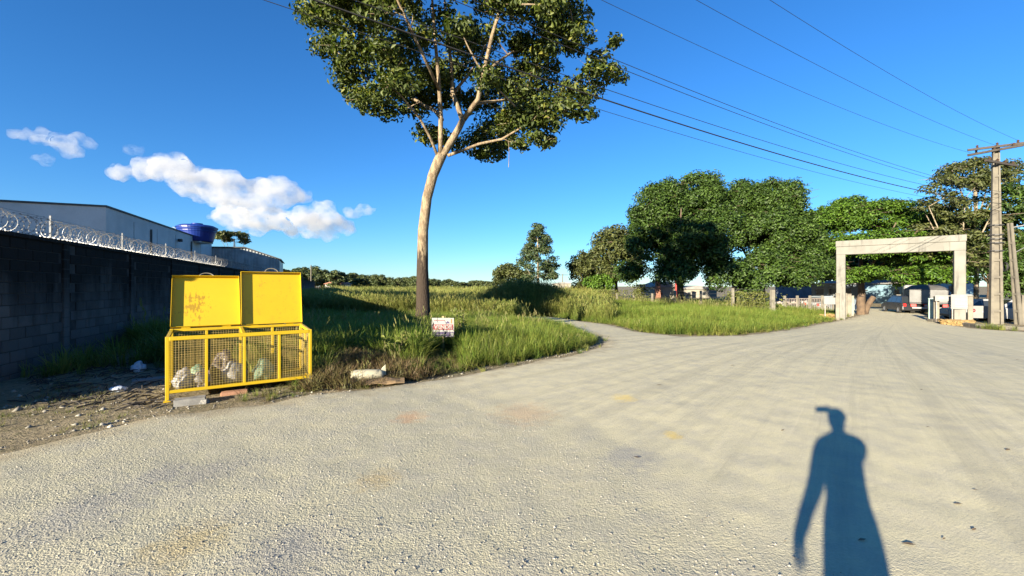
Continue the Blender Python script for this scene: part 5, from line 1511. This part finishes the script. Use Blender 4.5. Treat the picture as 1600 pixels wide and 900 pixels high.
wire('thick black cable sagging low across the sky', ptop - 3.7, .4, 940, 154, .017)
wire('lowest thin wire under the thick black cable', ptop - 3.95, .4, 940, 172, .006)

# ------------------------------------------------------------------ buildings and vehicles beyond the gate
def box_building(name, label, px0, px1, top, Z, depth, wallm, roofm, openings=(), gable=0.0, rot=0.0, over=.3):
    X0 = (px0 - 800) / F * Z; X1 = (px1 - 800) / F * Z; gz_ = g((X0 + X1) / 2, Z)
    h_ = H + (HOR - top) * Z / F - gz_; w = X1 - X0
    t = thing(name, label, 'building', ((X0 + X1) / 2, Z, gz_), rot)
    mb = MB(); mb.box(-w / 2, w / 2, 0, depth, -.4, h_); mb.build('wall', wallm, t)
    mb = MB(); mb.prism([(-w / 2 - over, h_ + .003), (w / 2 + over, h_ + .003), (w / 2 + over, h_ + .12), (0, h_ + .12 + gable), (-w / 2 - over, h_ + .12)], -over, depth + over); mb.build('roof', roofm, t)
    for (nm, u0, u1, v0, v1, m_) in openings:
        mb = MB(); mb.cbox(w * (u0 - .5), w * (u1 - .5), -.05, .02, h_ * v0, h_ * v1, .01); wn_ = mb.build(nm, M['white'] if nm == 'window' else M[m_], t)
        mb = MB(); mb.box(w * (u0 - .5) + .08, w * (u1 - .5) - .08, -.062, -.051, h_ * v0 + .08, h_ * v1 - .08); mb.build('pane', M[m_], wn_)
    return t
box_building('blue_shed', 'light blue long shed deep inside the entrance', 1392, 1436, 444, 58, 14, M['sky_blue_wall'], M['roof_pale'], [('window', .12, .3, .35, .75, 'glass'), ('window', .4, .6, .2, .8, 'glass')], .5)
box_building('blue_hall', 'pale blue hall behind the truck', 1470, 1530, 436, 72, 14, M['sky_blue_wall'], M['roof_pale'], [('window', .2, .35, .4, .7, 'glass')], .3)
box_building('grey_office', 'dark blue grey office under the trees left of the entrance', 1268, 1345, 444, 58, 8, M['blue_grey_wall'], M['roof_pale'], [('window', .08, .25, .45, .8, 'glass'), ('window', .34, .52, .45, .8, 'glass'), ('window', .62, .8, .45, .8, 'glass')], .0)
box_building('gatehouse', 'low dark gatehouse in the shade of the entrance', 1352, 1395, 454, 62, 5, M['blue_grey_wall'], M['roof_trim'], [('door', .6, .75, .0, .8, 'dark'), ('window', .15, .45, .4, .8, 'glass')], .0)
box_building('cream_house', 'cream house with gabled roof beyond the old fence', 1022, 1064, 449, 80, 9, M['pale_wall'], M['roof_pale'], [('window', .1, .32, .3, .7, 'glass'), ('window', .6, .82, .3, .7, 'glass')], 1.0)
box_building('long_roofed_house', 'long low pale house right of the cream house', 1062, 1120, 452, 86, 9, M['pale_wall'], M['roof_pale'], [('window', .2, .3, .3, .7, 'glass'), ('window', .6, .7, .3, .7, 'glass')], .6)
box_building('low_white_house', 'low white house with red roof at the end of the block wall', 508, 532, 444, 120, 8, M['white'], M['roof_tile'], [('window', .3, .5, .3, .7, 'glass')], .8)
box_building('far_shed', 'low grey shed seen between pine and grove', 868, 892, 443.5, 105, 8, M['pale_wall'], M['roof_pale'], [('door', .4, .6, 0, .6, 'dark')], .3)
for px, m_, l, w_ in ((1028, 'roof_tile', 'brown brick pillar before the cream house', .38), (1058, 'red_paint', 'red pillar at the right corner of the cream house', .26)):
    Z = 76; X = (px - 800) / F * Z; top = 434
    h_ = H + (HOR - top) * Z / F - g(X, Z)
    mb = MB(); mb.cbox(-w_, w_, -w_, w_, -.3, h_, .03); mb.cbox(-w_ * 1.15, w_ * 1.15, -w_ * 1.15, w_ * 1.15, h_ + .001, h_ + .2, .03)
    tag(mb.build('pillar', M[m_], None, (X, Z, g(X, Z))), l, 'pillar')

def wheel(parent, x, y, r, w):
    mb = MB(); mb.lathe([(r * .62, -w / 2), (r * .93, -w / 2), (r, -w * .35), (r, w * .35), (r * .93, w / 2), (r * .62, w / 2), (r * .62, -w / 2)], (0, 0, 0), 22, 'y')
    t = mb.build('wheel', M['tyre'], parent, (x, y, r), smooth=False)
    mb = MB(); mb.lathe([(.001, -w * .46), (r * .2, -w * .47), (r * .3, -w * .40), (r * .62, -w * .44), (r * .62, w * .44), (r * .3, w * .40), (.001, w * .46)], (0, 0, 0), 16, 'y')
    mb.build('rim', M['rim'], t)

def car(label, px, py, ang, paint, L=4.0, W=1.7, Hc=1.5, group=None):
    x, y = G(px, py)
    t = thing('parked_car', label, 'car', (x, y, g(x, y)), ang, group)
    # side profile (front at +x)
    low = [(-L * .5, .35), (-L * .495, .62), (-L * .47, .88), (-L * .30, .93), (L * .20, .92), (L * .40, .83), (L * .48, .68), (L * .5, .42), (L * .46, .24), (-L * .46, .24)]
    bm = bmesh.new()
    def ring(prof, yy, ins, ztop): return [bm.verts.new((px_ * (1 - ins), yy, pz_)) for px_, pz_ in prof]
    prev = None; first = None
    for yy, ins in ((-W / 2, .015), (-W * .46, 0.0), (W * .46, 0.0), (W / 2, .015)):
        sc_ = .97 if abs(yy) > W * .47 else 1.0
        rg = [bm.verts.new((a * (1 - ins), yy, .55 + (b - .55) * sc_)) for a, b in low]
        if prev:
            for i in range(len(rg)): bm.faces.new((prev[i], prev[(i + 1) % len(rg)], rg[(i + 1) % len(rg)], rg[i]))
        else: bm.faces.new(list(reversed(rg)))
        prev = rg
    bm.faces.new(prev); bmesh.ops.recalc_face_normals(bm, faces=bm.faces)
    me = bpy.data.meshes.new('body'); bm.to_mesh(me); bm.free(); link('body', me, paint, t)
    gh_ = [(-L * .44, .91), (-L * .36, Hc - .08), (-L * .30, Hc), (L * .05, Hc), (L * .10, Hc - .03), (L * .27, .91)]
    def hull(name, prof, w0, w1, mat):
        vs = []; n_ = len(prof)
        for s in (-1, 1):
            for a, b in prof: vs.append((a, s * (w0 + (w1 - w0) * (b - .91) / (Hc - .91)) / 2, b))
        fs = [tuple(range(n_)), tuple(reversed(range(n_, 2 * n_)))] + [(i, i + n_, (i + 1) % n_ + n_, (i + 1) % n_) for i in range(n_)]
        mb = MB(); mb.add(vs, fs); return mb.build(name, mat, t)
    hull('cabin', gh_, W * .93, W * .74, paint)
    for s in (-1, 1):
        for a0, a1 in ((-.36, -.17), (-.155, .04), (.05, .20)):
            b0, b1 = .96, Hc - .12
            ts = lambda b: s * ((W * .93 + (W * .74 - W * .93) * (b - .91) / (Hc - .91)) / 2 + .006)
            q1 = min(a1, .24 - (.24 - .08) * 1.0) if a0 > 0 else a1
            mb = MB(); mb.add([(L * a0, ts(b0), b0), (L * a1, ts(b0), b0), (L * (q1 if a0 > 0 else a1), ts(b1), b1), (L * max(a0, -.335), ts(b1), b1)], [(0, 1, 2, 3)]); mb.build('side_window', M['glass'], t)
    for nm, (xa, za), (xb, zb) in (('windscreen', (L * .262, .95), (L * .115, Hc - .07)), ('rear_window', (-L * .437, .96), (-L * .37, Hc - .12))):
        e = .012 if nm == 'windscreen' else -.012
        mb = MB(); mb.add([(xa + e, -W * .42, za), (xa + e, W * .42, za), (xb + e, W * .35, zb), (xb + e, -W * .35, zb)], [(0, 1, 2, 3)]); mb.build(nm, M['glass'], t)
    for s in (-1, 1):
        mb = MB(); mb.cbox(L * .455, L * .49, s * W * .36 - .14, s * W * .36 + .14, .62, .74, .01); mb.build('headlight', M['white'], t)
        mb = MB(); mb.cbox(-L * .502, -L * .47, s * W * .41 - .1, s * W * .41 + .1, .62, .86, .01); mb.build('tail_light', M['tail_red'], t)
        for xx in (-L * .31, L * .32): wheel(t, xx, s * (W / 2 - .07), .31, .2)
    mb = MB(); mb.cbox(-L * .508, -L * .48, -W * .45, W * .45, .3, .5, .02); mb.build('bumper', paint, t)
    return t
car('white hatchback behind the board with the red disc', 1530, 500, math.radians(158), M['car_white'], 4.1, 1.7, 1.5)
car('white car parked between the two concrete poles', 1590, 503, math.radians(150), M['car_white'], 4.3, 1.75, 1.55)
car('black car ahead of the truck inside the entrance', 1411, 488, math.radians(70), M['car_black'], 4.2, 1.75, 1.55)
car('silver car half hidden behind the blank white board', 1297, 488, math.radians(10), M['car_silver'], 4.0, 1.7, 1.5)

tx, ty = G(1452, 491)
tr = thing('truck', 'grey tarpaulin covered truck seen from behind inside the gate', 'truck', (tx, ty, g(tx, ty)), math.radians(-38))
mb = MB(); mb.cbox(-1.25, 1.25, 0, 5.6, .85, 1.0, .02); mb.build('chassis', M['dark'], tr)
mb = MB(); mb.cbox(-1.25, 1.25, .0, .06, 1.0, 2.1, .01); mb.build('tailgate', M['truck_grey'], tr)
for s in (-1, 1):
    mb = MB(); xa, xb = sorted((s * 1.25, s * 1.19)); mb.cbox(xa, xb, .061, 5.6, 1.0, 2.1, .01); mb.build('side_board', M['truck_grey'], tr)
    mb = MB(); mb.cbox(s * 1.0 - .18, s * 1.0 + .18, -.06, -.003, .62, .84, .01); mb.build('tail_light', M['tail_red'], tr)
    for yy in (.9, 2.0): wheel(tr, s * 1.0, yy, .48, .3)
    wheel(tr, s * 1.0, 6.4, .48, .3)
for o in [c for c in tr.children if c.name.startswith('wheel')]: o.rotation_euler = (0, 0, math.pi / 2)
bm = bmesh.new(); bmesh.ops.create_grid(bm, x_segments=14, y_segments=20, size=1)
for v in bm.verts:
    u, w = v.co.x, v.co.y
    v.co = Vector((u * 1.28, 2.8 + w * 2.85, 2.08 + .42 * (1 - abs(u) ** 4) * (1 - abs(w) ** 6) + .05 * mnoise.noise(Vector((u * 3, w * 6, 0)))))
me = bpy.data.meshes.new('tarpaulin'); bm.to_mesh(me); bm.free(); link('tarpaulin', me, M['tarp'], tr)
mb = MB(); mb.cbox(-1.2, 1.2, 5.75, 7.4, .6, 2.5, .12); cb = mb.build('cab', M['car_white'], tr)
mb = MB(); mb.cbox(-1.1, 1.1, -.12, -.07, .45, .6, .02); mb.build('rear_bumper', M['white'], tr)
mb = MB(); mb.box(-.3, .3, -.066, -.004, .66, .8); mb.build('number_plate', M['white'], tr)

# motorcycles behind the bar fence
def motorcycle():
    t = thing('motorcycle', 'm', 'motorcycle')
    for x in (-.65, .65):
        mb = MB(); mb.lathe([(.22, -.05), (.28, -.055), (.31, 0), (.28, .055), (.22, .05), (.22, -.05)], (0, 0, 0), 18, 'y'); w = mb.build('wheel', M['tyre'], t, (x, 0, .31))
        mb = MB(); mb.lathe([(.05, -.04), (.05, .04)], (0, 0, 0), 8, 'y')
        for q in range(6):
            a = q * math.pi / 3; mb.bar((.04 * math.cos(a), 0, .04 * math.sin(a)), (.24 * math.cos(a), 0, .24 * math.sin(a)), .015)
        mb.build('rim', M['rim'], w)
    mb = MB(); mb.tube([(-.65, 0, .31), (-.2, 0, .42), (.2, 0, .45), (.42, 0, .82)], .03, 6); mb.tube([(-.55, 0, .7), (0, 0, .72), (.4, 0, .85)], .03, 6); mb.build('frame', M['dark'], t)
    mb = MB(); mb.tube([(.65, .07, .31), (.42, .07, .95)], .024, 6); mb.tube([(.65, -.07, .31), (.42, -.07, .95)], .024, 6); mb.build('fork', M['steel'], t)
    mb = MB(); mb.tube([(.36, -.36, 1.05), (.42, -.1, .98), (.42, .1, .98), (.36, .36, 1.05)], .014, 6); mb.build('handlebar', M['dark'], t)
    mb = MB(); mb.tube([(.34, 0, .86), (.15, 0, .9), (-.1, 0, .8)], [.09, .15, .1], 10); mb.build('fuel_tank', M['rail'], t)
    mb = MB(); mb.cbox(-.72, -.06, -.13, .13, .74, .84, .03); mb.build('seat', M['dark'], t)
    mb = MB(); mb.cbox(-.15, .2, -.14, .14, .3, .6, .04); mb.build('engine', M['steel'], t)
    mb = MB(); mb.lathe([(.001, .1), (.07, .08), (.08, 0), (.001, -.04)], (.52, 0, .92), 12, 'x'); mb.build('headlight', M['white'], t)
    return t
m0 = motorcycle()
for i, (px, py, a, l) in enumerate(((1221, 488, .5, 'leftmost motorcycle behind the tall fence post'), (1233, 489, .9, 'second motorcycle from the left behind the bar fence'), (1243, 488, .3, 'third motorcycle from the left behind the bar fence'),
                                    (1262, 486, .7, 'fourth motorcycle from the left behind the bar fence'), (1275, 486, .5, 'motorcycle nearest the blank white board'))):
    o = m0 if i == 0 else copy_tree(m0)
    x, y = G(px, py); o.location = (x, y, g(x, y)); o.rotation_euler = (0, 0, a + 2.2); o['label'] = l; o['group'] = 'motorcycles parked behind the bar fence'
    if i: o['category'] = 'motorcycle'

# cut trunk stumps left inside the gate
for (pts, r0, r1, l) in (([(1346, 491), (1345, 463)], .30, .26, 'thick upright cut stump inside the gate'), ([(1350, 491), (1365, 464)], .22, .2, 'cut stump leaning right beside the upright stump')):
    x, y = G(*pts[0]); kk = y / F; dx = (pts[1][0] - pts[0][0]) * kk; hz = (pts[0][1] - pts[1][1]) * kk
    mb = MB(); mb.tube([(0, 0, -.2), (dx * .3, 0, hz * .4), (dx * .7, .05, hz * .75), (dx, 0, hz)], [r0 * 1.2, r0, r0 * .95, r1], 14)
    tag(mb.build('tree_stump', M['stump'], None, (x, y, g(x, y))), l, 'stump')
# tree trunk right of the gateway pillar
x, y = G(1521, 497)
# distant small power pole between pine and grove, and one over the far wall
for px, top, Z, l in ((879, 428, 130, 'tiny distant power pole right of the lone pine'), (486, 414, 105, 'thin distant pole above the far end of the block wall')):
    X = (px - 800) / F * Z; h_ = H + (HOR - top) * Z / F - g(X, Z)
    t = thing('distant_pole', l, 'pole', (X, Z, g(X, Z)))
    mb = MB(); mb.tube([(0, 0, -.3), (0, 0, h_)], [.18, .12], 8); mb.build('shaft', M['old_concrete'], t)
    mb = MB(); mb.bar((-1.6, 0, h_ - .3), (1.6, 0, h_ - .3), .16); mb.build('crossarm', M['old_wood'], t) if px > 600 else mb.v.clear()

# ------------------------------------------------------------------ the photographer (behind the viewpoint; the long shadow on the road is theirs)
def photographer():
    root = thing('person', 'person in dark shirt photographing, casting the long road shadow', 'person', (-.13, -.47, g(-.13, -.47)), 0)
    # joints relative to the feet centre, facing +y
    J = {'pelvis': (0, 0, .93, .15, .12), 'waist': (0, 0, 1.08, .145, .11), 'chest': (0, .01, 1.28, .165, .115), 'upper': (0, 0, 1.40, .12, .09), 'neck': (0, .01, 1.49, .058, .058), 'head0': (0, .03, 1.57, .086, .096), 'head1': (0, .03, 1.65, .098, .108), 'head2': (0, .02, 1.72, .06, .07),
         'ls': (-.20, 0, 1.38, .085, .085), 'le': (-.275, -.04, 1.14, .066, .066), 'lw': (-.29, .05, .985, .043, .043), 'lh': (-.29, .08, .93, .05, .03),
         'rs': (.20, 0, 1.38, .085, .085), 're': (.24, .16, 1.20, .046, .046), 'rw': (.21, .36, 1.50, .034, .034), 'rh': (.18, .40, 1.57, .036, .024),
         'lhip': (-.09, 0, .86, .1, .1), 'lk': (-.10, .02, .48, .062, .062), 'la': (-.11, -.02, .09, .042, .042), 'lt': (-.13, .16, .035, .04, .03),
         'rhip': (.09, 0, .86, .1, .1), 'rk': (.10, .03, .48, .062, .062), 'ra': (.11, 0, .09, .042, .042), 'rt': (.13, .18, .035, .04, .03)}
    Ed = [('pelvis', 'waist'), ('waist', 'chest'), ('chest', 'upper'), ('upper', 'neck'), ('neck', 'head0'), ('head0', 'head1'), ('head1', 'head2'), ('upper', 'ls'), ('ls', 'le'), ('le', 'lw'), ('lw', 'lh'), ('upper', 'rs'), ('rs', 're'), ('re', 'rw'), ('rw', 'rh'),
          ('pelvis', 'lhip'), ('lhip', 'lk'), ('lk', 'la'), ('la', 'lt'), ('pelvis', 'rhip'), ('rhip', 'rk'), ('rk', 'ra'), ('ra', 'rt')]
    # fingers: chains rooted in the palm
    def finger(hand, nm, pts, r=.0085):
        prev = hand
        for i, p in enumerate(pts):
            k2 = nm + str(i); J[k2] = (*p, r * (1 - .12 * i), r * (1 - .12 * i)); Ed.append((prev, k2)); prev = k2
    for i, (dx, dy, l) in enumerate(((-.006, .036, .075), (-.002, .012, .086), (.002, -.012, .08), (.006, -.036, .062))):
        h_ = J['lh']; finger('lh', 'lf%d' % i, [(h_[0] + dx, h_[1] + dy + .005, h_[2] - .045), (h_[0] + dx + .012, h_[1] + dy + .006, h_[2] - .045 - l * .55), (h_[0] + dx + .028, h_[1] + dy + .006, h_[2] - .045 - l)])
    h_ = J['lh']; finger('lh', 'lth', [(h_[0] + .015, h_[1] + .045, h_[2] - .01), (h_[0] + .025, h_[1] + .058, h_[2] - .05)], .0095)
    # right hand grips the phone (phone centre at .13,.447,1.64 in body space)
    for i, (dz, l) in enumerate(((.055, .05), (.035, .055), (.015, .052), (-.004, .045))):
        h_ = J['rh']; finger('rh', 'rf%d' % i, [(h_[0] + .025, h_[1] + .012, h_[2] + .03 + dz * .6), (h_[0] + .03, h_[1] + .04, h_[2] + .04 + dz), (h_[0] + .005, h_[1] + .047, h_[2] + .045 + dz)])
    finger('rh', 'rth', [(h_[0] - .012, h_[1] - .012, h_[2] + .045), (h_[0] - .028, h_[1] - .002, h_[2] + .085)], .0095)
    names = list(J); idx = {n_: i for i, n_ in enumerate(names)}
    me = bpy.data.meshes.new('body'); me.from_pydata([J[n_][:3] for n_ in names], [(idx[a], idx[b]) for a, b in Ed], []); me.update()
    tmp = bpy.data.objects.new('tmp_body', me); COL.objects.link(tmp)
    tmp.modifiers.new('skin', 'SKIN'); sb = tmp.modifiers.new('sub', 'SUBSURF'); sb.levels = 2; sb.render_levels = 2
    if not me.skin_vertices:
        bpy.context.view_layer.objects.active = tmp; tmp.select_set(True)
    lay = me.skin_vertices[0].data if me.skin_vertices else None
    if lay:
        for n_ in names: lay[idx[n_]].radius = J[n_][3:5]; lay[idx[n_]].use_root = (n_ == 'pelvis')
    bpy.context.view_layer.update()
    m2 = bpy.data.meshes.new_from_object(tmp.evaluated_get(bpy.context.evaluated_depsgraph_get())); m2.name = 'body'
    bpy.data.objects.remove(tmp)
    for p in m2.polygons: p.use_smooth = True
    # clothing by height / limb: shirt, shorts, skin
    M['shirt'] = worn('dark_shirt', (0.05, 0.06, 0.08), (0.07, 0.08, 0.10), 5.0, 0.85); M['shorts'] = worn('grey_trousers', (0.09, 0.085, 0.08), (0.12, 0.11, 0.10), 5.0, 0.85); M['shoe'] = worn('dark_shoe', (0.03, 0.028, 0.025), (0.05, 0.045, 0.04), 5.0, 0.6)
    m2.materials.clear()
    for q in ('skin', 'shirt', 'shorts', 'shoe'): m2.materials.append(M[q])
    for p in m2.polygons:
        c = p.center
        if c.z < .1: p.material_index = 3
        elif c.z < .92 and abs(c.x) < .21: p.material_index = 2
        elif 1.47 > c.z and (abs(c.x) < .2 or (c.z > 1.2 and c.y < .12)): p.material_index = 1
        else: p.material_index = 0
    link('body', m2, None, root)
    mb = MB(); mb.lathe([(.148, 0), (.15, .35), (.165, .5)], (0, 0, .78), 20); # loose shirt hem
    me3 = mb.mesh('shirt_hem', True)
    for v in me3.vertices: v.co.y *= .78
    link('shirt_hem', me3, M['shirt'], root)
    bm_ = bmesh.new(); bmesh.ops.create_uvsphere(bm_, u_segments=20, v_segments=12, radius=1)
    for v in bm_.verts:
        v.co = Vector((v.co.x * .094, v.co.y * .108 + .012, v.co.z * .1 + 1.655 + (.035 if v.co.y > .5 else 0) * (v.co.z < .3)))
    bmesh.ops.delete(bm_, geom=[v for v in bm_.verts if v.co.z < 1.60 or (v.co.y > .06 and v.co.z < 1.69)], context='VERTS')
    me_ = bpy.data.meshes.new('hair'); bm_.to_mesh(me_); bm_.free()
    for p in me_.polygons: p.use_smooth = True
    link('hair', me_, M['shoe'], root)
    for s in (-1, 1):
        bm_ = bmesh.new(); bmesh.ops.create_uvsphere(bm_, u_segments=10, v_segments=8, radius=.012); me_ = bpy.data.meshes.new('eye'); bm_.to_mesh(me_); bm_.free()
        link('eye', me_, M['white'], root, (s * .032, .115, 1.645))
        mb = MB(); mb.lathe([(.001, -.01), (.026, -.006), (.03, .004), (.001, .008)], (0, 0, 0), 10, 'x'); mb.build('ear', M['skin'], root, (s * .088, .02, 1.63))
    mb = MB(); mb.add([(-.016, .118, 1.60), (.016, .118, 1.60), (0, .118, 1.645), (0, .145, 1.605)], [(0, 1, 3), (1, 2, 3), (2, 0, 3), (0, 2, 1)]); mb.build('nose', M['skin'], root)
    mb = MB(); mb.cbox(-.024, .024, .105, .121, 1.568, 1.58, .004); mb.build('mouth', M['brick'], root)
photographer()
ph_ = thing('phone', 'slim dark phone held up in front of the photographer', 'phone', (0, -.03, 1.60))
mb = MB(); mb.cbox(-.10, .06, -.006, .003, -.02, .06, .004); mb.build('phone_case', M['dark'], ph_)
mb = MB(); mb.box(-.092, .052, -.0075, -.0062, -.013, .053); mb.build('screen', M['glass'], ph_)

# ------------------------------------------------------------------ clouds far behind the lot
def cloud_mat(dens, seed):
    t = NT('cloud_%d' % seed); p = t.obj()
    n = t.noise(t.vscale(p, (1, 1, 1.25)), 0.010, 9, 0.70)
    f = t.ramp(n, [(0.41, 0.0), (0.78, 1.0)])
    v = t.new('ShaderNodeVolumePrincipled', Anisotropy=0.2)
    v.inputs['Color'].default_value = (0.76, 0.765, 0.78, 1)
    t.link(t.math('MULTIPLY', f, dens), v.inputs['Density'])
    t.link(v.outputs[0], t.out.inputs['Volume'])
    return t.m
CZ = 2600.0
def cloud(label, blobs, dens, seed):
    c0 = at(blobs[0][0], blobs[0][1], CZ)
    r = random.Random(seed); bm = bmesh.new(); kk = CZ / F
    mball = bpy.data.metaballs.new('cloud'); mball.resolution = 14.0; mball.render_resolution = 14.0; mball.threshold = .25
    for px, py, rp, fl in blobs:
        v = at(px, py, CZ) - c0
        for _ in range(13):
            e = mball.elements.new(); q = rp * kk * r.uniform(.35, .85)
            e.co = (v.x + r.uniform(-.7, .7) * rp * kk, r.uniform(-.9, .9) * rp * kk, v.z + r.uniform(-.35, .45) * rp * kk * fl); e.radius = q * 1.35
    ob = bpy.data.objects.new('tmp_cloud', mball); COL.objects.link(ob); bpy.context.view_layer.update()
    me = bpy.data.meshes.new_from_object(ob.evaluated_get(bpy.context.evaluated_depsgraph_get())); bpy.data.objects.remove(ob)
    bm.from_mesh(me); bmesh.ops.recalc_face_normals(bm, faces=bm.faces); bm.normal_update()
    for v in bm.verts:
        p = v.co
        v.co = p + v.normal * (34 * mnoise.fractal(p / 85.0 + Vector((seed, 0, 0)), 1.0, 2.1, 6))
    bm.to_mesh(me); bm.free(); me.name = 'cloud'; me.materials.clear()
    return tag(link('cloud', me, cloud_mat(dens, seed), None, c0), label, 'cloud')
cloud('large long white cloud sloping down to the right over the warehouse', [(190, 268, 16, .6), (225, 262, 22, .7), (258, 262, 26, .8), (290, 275, 26, .8), (325, 290, 26, .8), (355, 300, 26, .7), (385, 298, 24, .8), (415, 302, 26, .8), (445, 305, 24, .7), (468, 308, 14, .5), (340, 308, 22, .5), (300, 290, 22, .5), (400, 318, 20, .4)], .022, 1)
cloud('bright white puffy cloud low over the yellow lids', [(345, 335, 16, .9), (375, 342, 20, .8), (410, 345, 24, .8), (445, 348, 24, .7), (480, 345, 24, .9), (503, 330, 18, 1.0), (520, 348, 18, .8), (545, 358, 14, .5), (500, 360, 20, .4)], .026, 2)
cloud('small white puff right of the larger clouds', [(552, 332, 8, .8), (566, 327, 9, .9), (579, 328, 8, .8)], .025, 3)
cloud('thin wispy cloud high at the far left', [(30, 208, 9, .5), (55, 212, 12, .6), (80, 220, 13, .6), (103, 228, 14, .7), (125, 222, 10, .5), (142, 225, 6, .4)], .012, 4)
cloud('tiny faint cloud below the wispy cloud', [(62, 248, 8, .4), (70, 248, 6, .4)], .008, 5)
cloud('faint cloud wisp above the large cloud', [(200, 231, 8, .4), (213, 233, 7, .5)], .006, 6)
